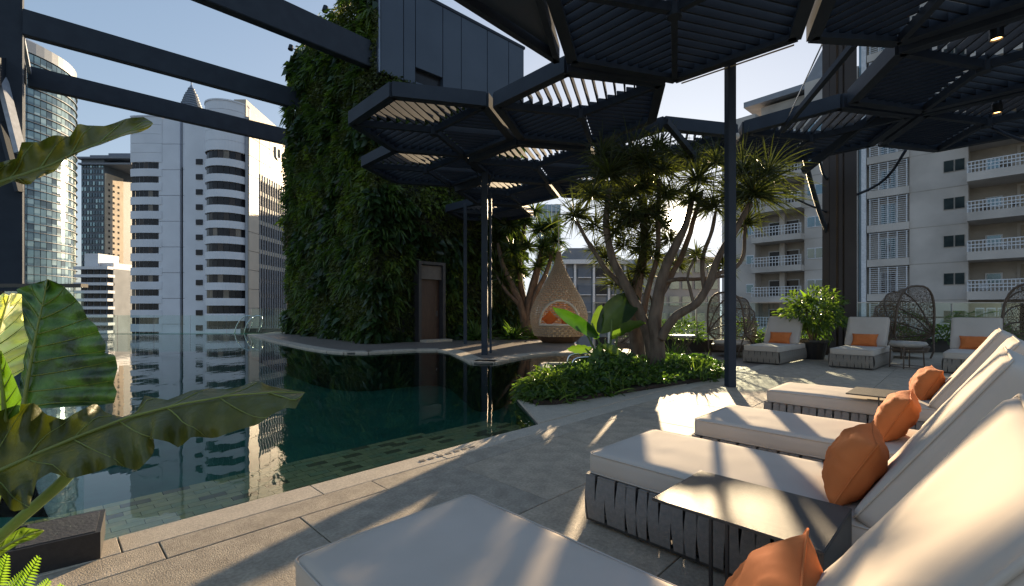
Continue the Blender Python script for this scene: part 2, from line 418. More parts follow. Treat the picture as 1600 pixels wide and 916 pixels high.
# cladding panels on the u face above z=10.5
t = 0; xs = [0, .97, 1.5, 2.8, 3.75, 5.2, 6.5, LU]
for i in range(7):
    a0, a1 = xs[i]+.012, xs[i+1]-.012
    if i == 2:
        a1_ = a1
        b = MB(); b.par(u*a0-v*.02+UP*11.02, u*(a1-a0), v*.28, UP*(TH-11.02)); b.build('cladding_panel', CLAD, tower, bevel=.01)
        b = MB(); b.par(u*a0-v*.02+UP*10.3, u*(a1-a0), v*.1, UP*.13); b.build('cladding_panel', CLAD, tower)
    else:
        b = MB(); b.par(u*a0-v*.02+UP*10.3, u*(a1-a0), v*.28, UP*(TH-10.3)); b.build('cladding_panel', CLAD, tower, bevel=.01)
b = MB(); b.par(u*1.5+v*.20+UP*10.4, u*1.3, v*.05, UP*.65); b.build('window', DGLASS, tower)
b = MB(); b.par(-v*.05+UP*(TH-.0), u*(LU+.05), v*.3, UP*.12); b.build('parapet_cap', STEEL, tower)
b = MB(); b.par(v*.02-u*.06+UP*10.3, u*.3, v*.4, UP*4.4); b.build('pilaster', PILAST, tower)
b = MB(); b.par(v*(LV-.18)-u*.25, u*.35, v*.16, UP*(TH-.5)); b.build('edge_trim', mat('terracotta_trim', (.35, .17, .10), rough=.7), tower)
# plain blue grey face of the right end
b = MB(); b.par(u*(LU)+v*.25-UP*.0, u*.03, v*(LV-.3), UP*TH); b.build('side_panel', CLAD, tower)
# door
d0, d1, dh = 1.54, 2.55, 2.62
b = MB()
b.par(u*(d0-.12)-v*.42, u*.12, v*.55, UP*3.2); b.par(u*d1-v*.42, u*.12, v*.55, UP*3.2); b.par(u*(d0-.0)-v*.42+UP*3.08, u*(d1-d0), v*.55, UP*.12)
df = b.build('door_frame', mat('door_frame_grey', (.045, .042, .045), rough=.5), tower)
b = MB(); b.par(u*d0-v*.12, u*(d1-d0), v*.05, UP*2.5); dd = b.build('door', WOODD, tower, bevel=.005)
b = MB(); b.par(u*(d0+.86)-v*.17+UP*1.0, u*.03, v*.05, UP*.22); b.build('handle', CHROME, dd)
b = MB(); b.par(u*d0-v*.30+UP*2.5, u*(d1-d0), v*.1, UP*.55); b.build('door_header', mat('header_beige', (.14, .12, .11), rough=.6), tower)
b = MB(); b.par(u*(d0-.1)-v*.95, u*1.2, v*.5, UP*.09); b.build('door_step', GRAN2, tower)

def leaf_cloud(n, posfn, size, name, material, kind='stuff', droop=.6, aspect=.45, parent=None, fold=.25, n_big=0):
    """n small bent leaves (4 triangles each); posfn gives arrays of base points and growth directions"""
    p, d = posfn(n)
    d = d/np.linalg.norm(d, axis=1)[:, None]
    r = np.random.randn(n, 3); s = np.cross(d, r); s /= np.linalg.norm(s, axis=1)[:, None]
    L = size*np.random.uniform(.55, 1.35, n)[:, None]; Wd = L*aspect*np.random.uniform(.7, 1.3, n)[:, None]
    g = np.array([0, 0, -1.0]); nn = np.cross(s, d)
    mid = p+d*L*.5+g*L*droop*.12; tip = p+d*L*.95+g*L*droop*.5
    l_ = mid+s*Wd*.5+nn*Wd*fold; r_ = mid-s*Wd*.5+nn*Wd*fold
    V = np.stack([p, l_, tip, r_, mid], 1).reshape(-1, 3)
    base = (np.arange(n)*5)[:, None]
    T = np.concatenate([base+np.array([[0, 4, 1]]), base+np.array([[1, 4, 2]]), base+np.array([[2, 4, 3]]), base+np.array([[3, 4, 0]])], 0)
    me = bpy.data.meshes.new(name); me.vertices.add(len(V)); me.vertices.foreach_set('co', V.ravel())
    me.loops.add(len(T)*3); me.loops.foreach_set('vertex_index', T.ravel().astype(np.int32))
    me.polygons.add(len(T)); me.polygons.foreach_set('loop_start', (np.arange(len(T))*3).astype(np.int32))
    me.materials.append(material); me.update(calc_edges=True); me.validate()
    o = inst(name, me, parent)
    if kind and parent is None: o['kind'] = kind
    return o

def patchy(fn, thr, seed):
    def f(n):
        P_, D_ = fn(n*4); m_ = np.array([noise.noise(Vector(p)*.55+Vector((seed, 0, 0))) for p in P_]) > thr
        P_, D_ = P_[m_][:n], D_[m_][:n]
        while len(P_) < n: P_ = np.concatenate([P_, P_])[:n]; D_ = np.concatenate([D_, D_])[:n]
        return P_, D_
    return f
nu, nv_, nc = np.array(u), np.array(v), np.array(C0)
def wall_pos(n):
    # left face (along v, outward -u) and right face (along u, outward -v)
    n1 = int(n*.72); n2 = n-n1
    a = np.random.uniform(-.1, LV-.15, n1); z = np.random.uniform(0, TH+1.0, n1)
    keep = z < TH+.2+.9*np.abs(np.sin(a*1.1+1))*np.random.rand(n1); z[~keep] = np.random.uniform(0, TH, (~keep).sum())
    bulge = np.array([noise.noise(Vector((x_*.8, y_*.8, 3.0))) for x_, y_ in zip(a, z)])*.35+.25
    off = np.clip(bulge, .02, 1)*np.random.uniform(.3, 1, n1)+.05
    p1 = nc+a[:, None]*nv_-off[:, None]*nu; p1[:, 2] = z
    d1_ = -nu+np.random.randn(n1, 3)*.55+np.array([0, 0, -.35])
    a = np.random.uniform(0, LU, n2); z = np.random.uniform(0, 10.4, n2)
    a[:1500] = np.random.uniform(-.3, .3, 1500); bad = (a > d0-.08) & (a < d1+.08) & (z < 3.2); a[bad] = np.where(np.random.rand(bad.sum()) < .5, np.random.uniform(0, d0-.12, bad.sum()), np.random.uniform(d1+.14, LU, bad.sum()))
    bulge = np.array([noise.noise(Vector((x_*.8, y_*.8, 9.0))) for x_, y_ in zip(a, z)])*.3+.22
    off = np.clip(bulge, .02, 1)*np.random.uniform(.2, 1, n2)-.2
    p2 = nc+a[:, None]*nu-off[:, None]*nv_; p2[:, 2] = z
    d2_ = -nv_+np.random.randn(n2, 3)*.55+np.array([0, 0, -.35])
    return np.concatenate([p1, p2]), np.concatenate([d1_, d2_])
o = leaf_cloud(105000, wall_pos, .165, 'living_wall', LWALL)
tag(o, 'dense living wall of ferns and creepers covering the tower beside the pool', 'green wall')
def wall_ferns(n):
    k = 260; cu = []
    for _ in range(k):
        if random.random() < .78:
            a = random.uniform(0, LV-.2); z = random.uniform(.3, TH+.8); cu.append((nc+a*nv_-nu*random.uniform(.15, .45)+np.array([0, 0, z]), -nu))
        else:
            a = random.choice([random.uniform(0, d0-.3), random.uniform(d1+.3, LU)]); z = random.uniform(.3, 10); cu.append((nc+a*nu-nv_*random.uniform(0, .15)+np.array([0, 0, z]), -nv_))
    idx = np.random.randint(0, k, n); P_ = np.array([c[0] for c in cu])[idx]; N_ = np.array([c[1] for c in cu])[idx]
    return P_+np.random.randn(n, 3)*.08, N_*.7+np.random.randn(n, 3)*.75+np.array([0, 0, .1])
o = leaf_cloud(9000, wall_ferns, .46, 'wall_ferns', mat('fern_tufts', (.085, .14, .025), (.035, .065, .015), rough=.5, scale=1, trans=.3, island=.5, c3=(.2, .26, .05)), droop=1.1, aspect=.16)
tag(o, 'arching fern tufts sticking out of the living wall', 'ferns')

o = leaf_cloud(9000, patchy(wall_pos, .22, 4), .24, 'pale_creeper', mat('creeper_leaves', (.16, .22, .035), (.08, .12, .02), rough=.5, scale=1, trans=.3, island=.6), aspect=.5)
tag(o, 'yellow green creeper patches spreading over the living wall', 'creeper')
o = leaf_cloud(5000, patchy(wall_pos, .2, 40), .42, 'broad_leaf_patches', mat('broad_wall_leaves', (.035, .07, .018), (.015, .03, .01), rough=.35, scale=1, trans=.15, island=.6), aspect=.6, droop=.9)
tag(o, 'dark broad leaved patches hanging on the living wall', 'wall plants')
# wall spotlights on arms
for (px, py, ex, ey, lab) in ((455, 75, 482, 87, 'small spotlight on an arm at the far left top corner of the living wall'), (509, 15, 534, 26, 'small spotlight on an arm above the first one, nearer the pilaster')):
    Yq = 24.5 if px < 480 else 20.8
    e = D(ex, ey, Yq); s_ = D(px, py, Yq-.6)
    t_ = thing('wall_spotlight', lab, 'spotlight', e, group='spotlights on the green tower')
    b = MB(); b.tube([(0, 0, 0), s_-e], .025, 6); b.build('arm', STEEL, t_)
    b = MB(); b.tube([s_-e+Vector((0, 0, .12)), s_-e-Vector((.02, .05, .12))], [.11, .13], 10); b.build('lamp_head', STEEL, t_)

# ================================================================== STEEL FRAME at left
SF = Vector((-18.75, 17.6, 0))
frame = thing('steel_frame', 'huge dark steel frame of posts and beams spanning from the left to the green tower', 'steel frame', SF)
sec = .98
# the three beams run along u at height zt; they end on the tower's left face
zt = 12.65
starts = [(-18.75, 17.6), (-23.3, 22.2)]; ends = [(-11.0, 24.3), (-14.6, 29.9)]
ubeam = Vector((7.75, 6.95, 0)).normalized()
def rel(p): return Vector(p)-SF
b = MB(); b.bar(rel(D(36, 36, 17.6)), rel(D(478, 160, 24.2)), .34, sec); b.build('beam', STEEL, frame, bevel=.02)
b = MB(); b.bar(rel(D(44, 120, 22.2)), rel(D(462, 218, 30.2)), .34, sec); b.build('beam', STEEL, frame, bevel=.02)
b = MB(); b.bar(rel(D(50, -140, 9.6)), rel(D(592, 93, 17.9)), .34, sec); b.build('beam', STEEL, frame, bevel=.02)
b = MB(); b.box(rel(D(18, 485, 17.6))+Vector((0, 0, -14)), (.62, .62, 54.5), R(42)); b.build('post', STEEL, frame)
b = MB(); b.box(rel(D(27, 485, 22.2))+Vector((0, 0, -14)), (.5, .5, 54), R(42)); b.build('post', STEEL, frame)
b = MB(); b.bar(rel(D(18, 110, 18.0)), rel(D(-60, 112, 15.5)), .5, .95); b.build('beam', STEEL, frame)
b = MB(); b.bar(rel(D(18, 30, 17.7)), rel(D(32, 118, 22.3)), .4, .8); b.build('beam', STEEL, frame)
PALEST = mat('pale_brace', (.42, .45, .52), rough=.5)
b = MB(); b.bar(rel(D(36, 62, 18.2)), rel(D(46, 112, 21.8)), .12, .2); b.build('brace', PALEST, frame)
b = MB(); b.bar(rel(D(2, 120, 17.2)), rel(D(32, 240, 17.2)), .18, .30, (0, 1, 0)); b.build('brace', PALEST, frame)
b = MB(); b.bar(rel(D(1, 190, 17.1)), rel(D(30, 300, 17.3)), .14, .2, (0, 1, 0)); b.build('brace', STEEL, frame)

# ================================================================== PERGOLA CANOPY
e1 = Vector((3.12, -.92, 0)); e2 = Vector((2.357, 2.242, 0)); e3 = Vector((-.763, 3.162, 0))
Bc = Vector((1.40, 9.30, 0)); ZC = 5.30; SR = 1.83
cells = {'B': Bc, 'A': Bc-e1, 'F': Bc-e3, 'G': Bc+e1-e3, 'K': Bc+e1*2, 'J': Bc+e1+e2, 'L': Bc+e1*2+e2, 'M': Bc+e2, 'N': Bc-e1+e2,
         'C': Bc-e1+e3, 'O': Bc-e1+e2+e3, 'S': Bc+e2+e3, 'T': Bc-e1+e2+e3*2, 'I': Bc-e3+e2-e3*2+Vector((0, 0, 0))}
cells.pop('I')
perg = thing('pergola', 'dark louvred pergola canopy made of hexagonal umbrellas on slim posts', 'pergola', (0, 0, 0))
slat_mesh = {}
VFIX = {'F': {3: (4.25, 6.78), 4: (2.85, 8.08)}, 'G': {5: (4.36, 6.84)}, 'B': {3: (3.0, 9.6)}}
order = sorted(cells.items(), key=lambda kv: kv[1].length)
nsl = 0
zoff = {'C': .12, 'F': .05, 'G': .05, 'M': -.05, 'N': -.05, 'K': .0, 'A': .03}
for nm, c in order:
    c = Vector((c.x, c.y, ZC+zoff.get(nm, 0)))
    V = [c+Vector((math.cos(R(a)), math.sin(R(a)), 0))*SR for a in (193.5, 253.5, 313.5, 13.5, 73.5, 133.5)]
    for (k_, xy_) in VFIX.get(nm, {}).items(): V[k_] = Vector((xy_[0], xy_[1], c.z))
    b = MB()
    for i in range(6):
        p, q = V[i], V[(i+1) % 6]; d = (q-p).normalized(); nrm = Vector((d.y, -d.x, 0))
        p_in = p-nrm*.0+d*.035; q_in = q-d*.035
        b.bar(p_in-nrm*.035, q_in-nrm*.035, .07, .27)
        b.bar(p_in-nrm*.12+UP*-.10-d*.0, q_in-nrm*.12-UP*.10, .10, .075)
    for i in (0, 2, 4): b.bar(c+(V[i]-c).normalized()*.07-UP*.085, V[i]-(V[i]-c).normalized()*.2-UP*.085, .09, .13)
    b.tube([c-UP*.2, c+UP*.05], .10, 10)
    fr = b.build('hexagon_frame', STEEL, perg)
    far = MB()
    for (i0, im, i1) in ((0, 1, 2), (2, 3, 4), (4, 5, 0)):
        sd = V[im]-c; L_ = sd.length; sd = sd/L_; nd = Vector((-sd.y, sd.x, 0))
        quad_ = [c, V[i0], V[im], V[i1]]
        loc_ = [((p-c).dot(nd), (p-c).dot(sd)) for p in quad_]
        lo, hi = min(p[0] for p in loc_), max(p[0] for p in loc_); nS = int((hi-lo)/.172)
        for k in range(1, nS):
            w = lo+(hi-lo)*k/nS; cr = []
            for j in range(4):
                (xa, ya), (xb, yb_) = loc_[j], loc_[(j+1) % 4]
                if (xa-w)*(xb-w) < 0: cr.append(ya+(yb_-ya)*(w-xa)/(xb-xa))
            if len(cr) < 2: continue
            s0, s1 = min(cr)+.05, max(cr)-.06
            if s1-s0 < .1: continue
            A0 = c+nd*w+sd*s0+UP*.045; A1 = c+nd*w+sd*s1+UP*.045
            if nsl < 300:
                q = MB(); m_ = (A1-A0); q.bar(-m_/2, m_/2, .028, .13)
                key = (round(m_.length, 2), round(m_.x, 2), round(m_.y, 2))
                if key not in slat_mesh: slat_mesh[key] = q.mesh('slat', STEEL2)
                inst('slat', slat_mesh[key], fr, Matrix.Translation((A0+A1)/2)); nsl += 1
            else: far.bar(A0, A1, .028, .13)
    if far.v: tag(far.build('slats', STEEL2, fr), kind='stuff')
# half bay: triangular frame with a flat blue grey panel
T1, T2, T3 = Vector((.71, 7.30, ZC)), Vector((.25, 5.45, ZC)), Vector((-1.35, 5.10, ZC))
b = MB()
for p_, q_ in ((T1, T2), (T2, T3), (T3, T1)): b.bar(p_, q_, .09, .27)
tf = b.build('triangle_frame', STEEL, perg)
b = MB(); b.prism([(T1.x-.0, T1.y-.12), (T2.x, T2.y+.05), (T3.x+.1, T3.y+.05)], ZC-.02, ZC+.02); b.build('infill_panel', CLAD, tf)
# posts of the pergola
def post(x, y, w, dpt, z1, z0=0, rz=R(42)):
    b = MB(); b.box((x, y, (z0+z1)/2), (w, dpt, z1-z0), rz); return b
p1 = P(1140, 604); p2 = P(758, 555)
post(p1.x, p1.y-.02, .125, .16, ZC+.1, rz=0).build('post', STEEL, perg, bevel=.006)
post(p2.x-.02, p2.y+.1, .17, .2, ZC-.1, rz=0).build('post', STEEL, perg, bevel=.006)
b = MB(); b.box((p2.x+.15, p2.y+.1, 2.3), (.06, .12, 4.5)); b.build('post', STEEL, perg)
p3 = D(727, 535, 17.0); post(p3.x, p3.y, .12, .12, ZC-.1, rz=0).build('post', STEEL, perg)
b = MB(); b.tube([D(757, 300, 13.2), D(744, 268, 13.1), D(735, 262, 13.0)], .03, 6); b.tube([D(760, 300, 13.2), D(772, 268, 13.3)], .03, 6); b.build('brace', STEEL, perg)
# cluster column at the right with its struts
yc = 12.9
for (x0, x1) in ((1290, 1301), (1304, 1311), (1313, 1333)):
    xa, xb = (x0-800)/720*yc, (x1-800)/720*yc
    b = MB(); b.box(((xa+xb)/2, yc, 4.8), (xb-xa, .3, 12.2)); b.build('column', mat('steel_haze_brown', (.055, .042, .036), (.045, .034, .03), rough=.6, scale=2, spec=.3), perg, bevel=.01)  # warm haze over the columns put into their brown colour
def strut(pts, r, m=STEEL):
    b = MB(); b.tube(smooth_pts(pts, 1), r, 8); return b.build('strut', m, perg, smooth=True)
strut([D(1256, 240, 11.6), D(1268, 290, 12.2), D(1283, 340, 12.8), D(1294, 365, 12.9)], .06)
strut([D(1415, 235, 11.6), D(1392, 272, 12.2), D(1368, 292, 12.6), D(1330, 308, 12.9)], .035)
strut([D(1279, 240, 12.0), D(1285, 270, 12.6), D(1293, 282, 12.9)], .03)
strut([D(1225, 300, 12.0), D(1250, 315, 12.4), D(1292, 332, 12.9)], .025)
strut([D(1552, 200, 9.7), D(1575, 212, 9.2), D(1640, 232, 8.4)], .03)
b = MB(); b.bar(D(1222, 205, 9.9), D(1335, 68, 7.2), .09, .10); b.build('strut', STEEL, perg)
b = MB(); b.bar(D(1255, 268, 11.2), D(1432, 128, 9.0), .10, .16); b.build('strut', STEEL, perg)
b = MB(); b.bar(D(1040, 190, 8.8), D(1090, 250, 9.8), .10, .12); b.build('strut', STEEL, perg)
strut([D(1224, 200, 9.8), D(1286, 66, 7.0)], .012, CHROME)
# pipe rail of small lights along the open cell
b = MB()
b.tube([Vector((2.95, 8.02, ZC-.10)), Vector((4.2, 6.86, ZC-.10))], .012, 6); b.build('conduit', mat('brass_conduit', (.5, .36, .2), rough=.35, metal=.6), perg)
# canopy spotlights
for (px, py, Yq, lab) in ((1557, 50, 6.6, 'black canopy downlight with warm glow, the higher of two at the right edge'), (1558, 168, 8.8, 'black canopy downlight with warm glow, the lower of two at the right edge')):
    c = D(px, py, Yq); t_ = thing('downlight', lab, 'downlight', c, group='downlights under the pergola')
    b = MB(); b.lathe([(0, .12), (.055, .12), (.075, .06), (.078, -.11), (.068, -.11), (.06, -.06), (0, -.06)], n=16); b.build('lamp_housing', BLACK, t_, smooth=False)
    b = MB(); b.lathe([(0, -.085), (.062, -.085)], n=16); b.build('lamp_lens', mat('lamp_lens', (1, .7, .4), rough=.4, emis=(1, .55, .2, 4)), t_)
    b = MB(); b.tube([(0, 0, .1), (-.08, 0, .2), (-.09, 0, .32)], .015, 6); b.build('bracket', BLACK, t_)
b = MB(); b.lathe([(0, .055), (.035, .045), (.05, .0), (.035, -.05), (0, -.065)], n=12)
o = b.build('lantern', mat('lantern_white', (.8, .78, .74), rough=.4), smooth=True); o.location = D(1151, 213, 8.0)
tag(o, 'small white egg shaped lantern hanging beside the slim post', 'lantern')

# ================================================================== CITY
def pick(ms, w): return random.choices(range(len(ms)), w)[0]

# --- white office tower with banded windows (axis aligned with the view)
wt_ = thing('office_tower', 'white tiled office tower with rounded corner bays and dark window bands', 'building', (-61, 106, -60))
O_ = Vector((-61, 106, -60))
def WX(px, Y): return (px-800)/720*Y
xL, xR = WX(207, 115), -61.0
b = MB()
b.par((-94.9-O_.x, 116.8-O_.y, 0), (WX(312, 115)+94.9, 0, 0), (0, 22, 0), (0, 0, 60+1.25+300/720*115))       # left block
b.par((WX(300, 110)-O_.x, 107.5-O_.y, 0), (xR-WX(300, 110)-.4, 0, 0), (0, 24, 0), (0, 0, 60+1.25+318/720*106))
b.build('wall', WTILE, wt_)
# flat tiled pier and slots
zt1 = 60+1.25+300/720*115
for (x0, x1, yy) in ((248, 281, 115), (286, 295, 115), (299, 309, 114)):
    xa, xb = WX(x0, yy), WX(x1, yy)
    nrow = 17; hh = zt1/nrow
    for i in range(nrow):
        q = MB(); q.box(((xa+xb)/2-O_.x, yy+.8-O_.y, hh*(i+.5)), (xb-xa, 1.6, hh-.10)); q.build('tile_course', WTILE, wt_)
b = MB(); b.box((WX(295.5, 115)-O_.x, 116.0-O_.y, zt1/2-6), (WX(312, 115)-WX(279.5, 115), .5, zt1-12)); b.build('slot_glass', DGLASS, wt_)
b = MB(); b.box((WX(263.5, 115)-O_.x, 116.2-O_.y, zt1/2), (WX(281, 115)-WX(246, 115), 1.0, zt1)); b.box((WX(296, 115)-O_.x, 116.2-O_.y, zt1-6), (WX(312, 115)-WX(279, 115), 1.2, 12)); b.build('joint_backing', TJOINT, wt_)
def bay(cx, cy, rad, a0, a1, zfirst, pitch, bandh, nfl, ztop, nseg, name_px):
    """a curved bay: white spandrel rings and recessed window bands"""
    for i in range(nfl):
        zt_ = zfirst-i*pitch
        if zt_-bandh < -59: break
        q = MB()
        for s_ in range(nseg):
            A_ = a0+(a1-a0)*(s_+.03)/nseg; B_ = a0+(a1-a0)*(s_+.97)/nseg
            q.mi = pick([0, 1, 2], [12, 1.3, 1.5]); r_ = rad-.35
            q.quad((cx+r_*math.cos(A_), cy+r_*math.sin(A_), zt_-bandh+60), (cx+r_*math.cos(B_), cy+r_*math.sin(B_), zt_-bandh+60), (cx+r_*math.cos(B_), cy+r_*math.sin(B_), zt_+60), (cx+r_*math.cos(A_), cy+r_*math.sin(A_), zt_+60))
        q.build('window_band', [DGLASS, DGLASS2, BRONZE], wt_)
        q = MB()
        zb = zt_-pitch
        q.lathe([(rad-.6, zb+60), (rad, zb+60), (rad, zt_-bandh+60), (rad-.6, zt_-bandh+60)], (cx, cy, 0), nseg*2, a0, a1)
        q.build('spandrel', WTILE, wt_, smooth=False)
    q = MB(); rows = 5; zz = zfirst
    for k in range(rows):
        h_ = (ztop-zfirst)/rows
        q.lathe([(rad-.1, zfirst+60+k*h_+.06), (rad, zfirst+60+k*h_+.06), (rad, zfirst+60+(k+1)*h_), (rad-.1, zfirst+60+(k+1)*h_)], (cx, cy, 0), nseg*2, a0, a1)
    q.lathe([(rad-.12, zfirst+60), (rad-.12, ztop+60)], (cx, cy, 0), nseg*2, a0, a1)
    q.lathe([(rad+.12, ztop+60-.35), (rad+.12, ztop+60), (0, ztop+60)], (cx, cy, 0), nseg*2, a0, a1)
    q.build('curved_parapet', WTILE, wt_)
xc = (WX(318, 106)+WX(384, 106))/2; rc = (WX(384, 106)-WX(318, 106))/2
bay(xc-O_.x, 108.0-O_.y, rc+.05, R(180), R(360), 1.25+(485-236)/720*104, 3.49, 1.82, 28, 1.25+(485-154)/720*103.2, 12, 0)
# small dark windows left of the bay, same floors
for i in range(28):
    zt_ = 1.25+(485-248)/720*107-i*3.52
    if zt_ < -58: break
    q = MB(); q.box((WX(314, 108)-O_.x, 107.6-O_.y, zt_+60-.6), (WX(319, 108)-WX(309, 108), .6, 1.25)); q.build('window', DGLASS, wt_)
# left rounded corner
bay(-91-O_.x, 134.6-O_.y, 20.0, R(257.6), R(280.6), 1.25+(485-256)/720*116, 3.52, 1.6, 28, 1.25+(485-181)/720*115, 7, 0)
for i in range(28):
    zt_ = 1.25+(485-256)/720*116-i*3.52
    if zt_ < -58: break
# pier on the corner + right sunlit face
ztR = 1.25+(485-182)/720*106
b = MB(); b.box((-61-.1-O_.x, 117-O_.y, (60+ztR)/2), (.5, 22, 60+ztR))
b.build('side_wall', TJOINT, wt_)
zc = [-60]
nr = 24
for i in range(nr):                       # big cream panels of the side wall: solid pier by the corner, panels above the glazing
    z0 = i*(60+ztR)/nr; hh = (60+ztR)/nr
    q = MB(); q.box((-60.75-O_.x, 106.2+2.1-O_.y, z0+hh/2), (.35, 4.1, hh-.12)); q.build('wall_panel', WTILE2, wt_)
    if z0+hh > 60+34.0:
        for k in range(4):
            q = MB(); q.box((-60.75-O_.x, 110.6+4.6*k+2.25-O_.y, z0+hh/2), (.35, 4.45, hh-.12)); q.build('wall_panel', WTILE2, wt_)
b = MB(); b.box((-60.8-O_.x, 120-O_.y, 47), (.2, 19.3, 94)); b.build('side_glazing', BRONZE, wt_)
yy = 110.8; k = 0
for k in range(17):
    q = MB(); q.box((-60.55-O_.x, 110.7+k*1.15-O_.y, 47), (.26, .16, 94)); q.build('mullion', TJOINT, wt_)
for k in range(27):
    q = MB(); q.box((-60.68-O_.x, 120-O_.y, 94-k*3.5-1.1), (.2, 19.3, 1.0)); q.build('glazing_band', BRONZE if k > 6 else mat('sunlit_band_beige', (.42, .37, .30), rough=.6), wt_)  # upper bands coloured beige as sunlit, lower ones dark as in shadow
# sloping roof wedge on the right block
b = MB(); b.add([(WX(385, 106)-3-O_.x, .2, 60+ztR), (-.3, .2, 60+ztR), (-.3, 27, 60+ztR+1), (WX(385, 106)-3-O_.x, 27, 60+ztR+1), (WX(385, 106)-3-O_.x, .2, 60+ztR+4.0), (-.3, .2, 60+ztR+4.0), (-.3, 27, 60+ztR+2.5), (WX(385, 106)-3-O_.x, 27, 60+ztR+2.5)],
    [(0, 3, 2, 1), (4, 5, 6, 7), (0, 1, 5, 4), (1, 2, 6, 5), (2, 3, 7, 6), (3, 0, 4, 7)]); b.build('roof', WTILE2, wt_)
def letters(txt, size, mtx, m_, parent, name='sign_letter', depth=.12):
    for i, ch in enumerate(txt):
        cu = bpy.data.curves.new(name, 'FONT'); cu.body = ch; cu.size = size; cu.extrude = depth; cu.offset = size*.02
        o = bpy.data.objects.new('tmp', cu); COL.objects.link(o)
        dg = bpy.context.evaluated_depsgraph_get(); me = bpy.data.meshes.new_from_object(o.evaluated_get(dg))
        bpy.data.objects.remove(o); me.materials.clear(); me.materials.append(m_)
        inst(name, me, parent, mtx @ Matrix.Translation((i*size*.95, 0, 0)))
mt = Matrix.Translation((-60.4-O_.x, 117.6-O_.y, 60+1.25+(485-249)/720*118.5)) @ Matrix(((0, 0, 1, 0), (1, 0, 0, 0), (0, 1, 0, 0), (0, 0, 0, 1)))
letters('UOB', 4.2, mt, mat('sign_teal', (.10, .17, .20), rough=.4), wt_)

# office slab hidden behind the green tower; its shadow falls on the lower part of the white tower's sunlit side
hb = thing('hidden_office', 'office slab standing directly behind the green tower, out of sight', 'building', (-33, 196, -60))
b = MB(); b.box((0, 0, 50), (32, 12, 100)); b.build('wall', GREYB, hb)
b = MB()
for i in range(12): b.box((0, -6.1, 96-i*4), (30, .3, 1.8))
b.build('window_band', DGLASS, hb)

# --- round glass tower at far left
gc = Vector((-223, 195, -60)); GR = 28.0; GH = 167.5
gt = thing('glass_tower', 'tall round glass tower with thin dark floor rings at the far left', 'building', gc)
fp = 3.45; nfl = int(GH/fp)
NS = 72
ga0, ga1 = R(-150), R(60)
for i in range(nfl):
    z0 = i*fp; q = MB(); q.mi = 0; NQ = 46
    for s_ in range(NQ):
        A_ = ga0+(ga1-ga0)*s_/NQ; B_ = ga0+(ga1-ga0)*(s_+1)/NQ
        for (za, zb, w_) in ((0, 1.15, [2, 1, 4, 1]), (1.15, fp, [4, 3, 2, 1])):
            q.mi = pick(TG, w_)
            jt = random.uniform(-.006, .006)
            q.quad((GR*math.cos(A_+.004), GR*math.sin(A_+.004), z0+za), ((GR+jt*8)*math.cos(B_-.004), (GR+jt*8)*math.sin(B_-.004), z0+za), ((GR+jt*8)*math.cos(B_-.004), (GR+jt*8)*math.sin(B_-.004), z0+zb), (GR*math.cos(A_+.004), GR*math.sin(A_+.004), z0+zb))
    q.build('glazing', TG, gt)
    q = MB(); q.lathe([(GR-.2, z0-.10), (GR+.55, z0-.10), (GR+.55, z0+.12), (GR-.2, z0+.12)], n=60, a0=ga0, a1=ga1); q.build('floor_ring', SLATE, gt)
b = MB(); b.lathe([(GR-.4, 0), (GR-.4, GH-.5), (0, GH-.5)], n=60); b.build('core', TG[3], gt)
b = MB(); b.lathe([(GR+.3, GH-1.5), (GR+.3, GH+3), (GR-4, GH+5.5), (0, GH+6)], n=60); b.build('roof_crown', mat('crown_grey', (.30, .33, .38), rough=.4), gt)

# --- dark hotel tower behind
ht = thing('dark_tower', 'dark blue tower with a sunlit side wall, between the round tower and the white one', 'building', (-243, 260, -60))
O_ = Vector((-243, 260, -60)); HT = 60+1.25+(485-250)/720*262
x0 = 0; x1 = WX(163, 260)-O_.x; x2 = WX(185, 262)-O_.x; x3 = WX(212, 262)-O_.x
yb = 11.0
b = MB(); b.box((x1/2, 20, HT/2), (x1, 40, HT)); b.box(((x2+x3)/2+3.2, 17.5, HT/2), (x3-x2+4, 10, HT))
b.build('wall', SLATE, ht)
nf = int(HT/3.3)
wc = {}
for blk, (xa, xb, y0) in enumerate(((0, x1, -.15), (x2+1.2, x3+4, 12.35))):
    nx = int((xb-xa)/1.5)
    q = MB()
    for i in range(nf):
        for j in range(nx):
            q.mi = pick([0, 1, 2], [5, 3, 2]); q.box((xa+(j+.5)*(xb-xa)/nx, y0, HT-4-i*3.3), (1.0, .3, 2.0))
    tag(q.build('windows', [TG[3], TG[0], TG[1]], ht), kind='stuff')
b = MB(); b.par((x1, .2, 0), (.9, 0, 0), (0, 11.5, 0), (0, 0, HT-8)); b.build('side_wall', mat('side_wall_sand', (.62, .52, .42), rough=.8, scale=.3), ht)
q = MB()
for i in range(nf-4):
    for k in range(3): q.box((x1+.95, 2+3.2*k, HT-14-i*3.3), (.2, .9, 1.2))
tag(q.build('side_windows', DGLASS, ht), kind='stuff')
b = MB()
for k, (zz, ov) in enumerate(((HT, 1.2), (HT-3.2, .6), (HT+2.2, -3))):
    b.box((x3/2, 20, zz), (x3+ov*2, 42+ov*2, 1.0))
b.box((x3*.5, 20, HT+3.5), (x3*.55, 20, 6)); b.box((x3*.62, 18, HT+8), (5, 6, 5))
b.build('roof', mat('roof_slate', (.20, .23, .30), rough=.6), ht)

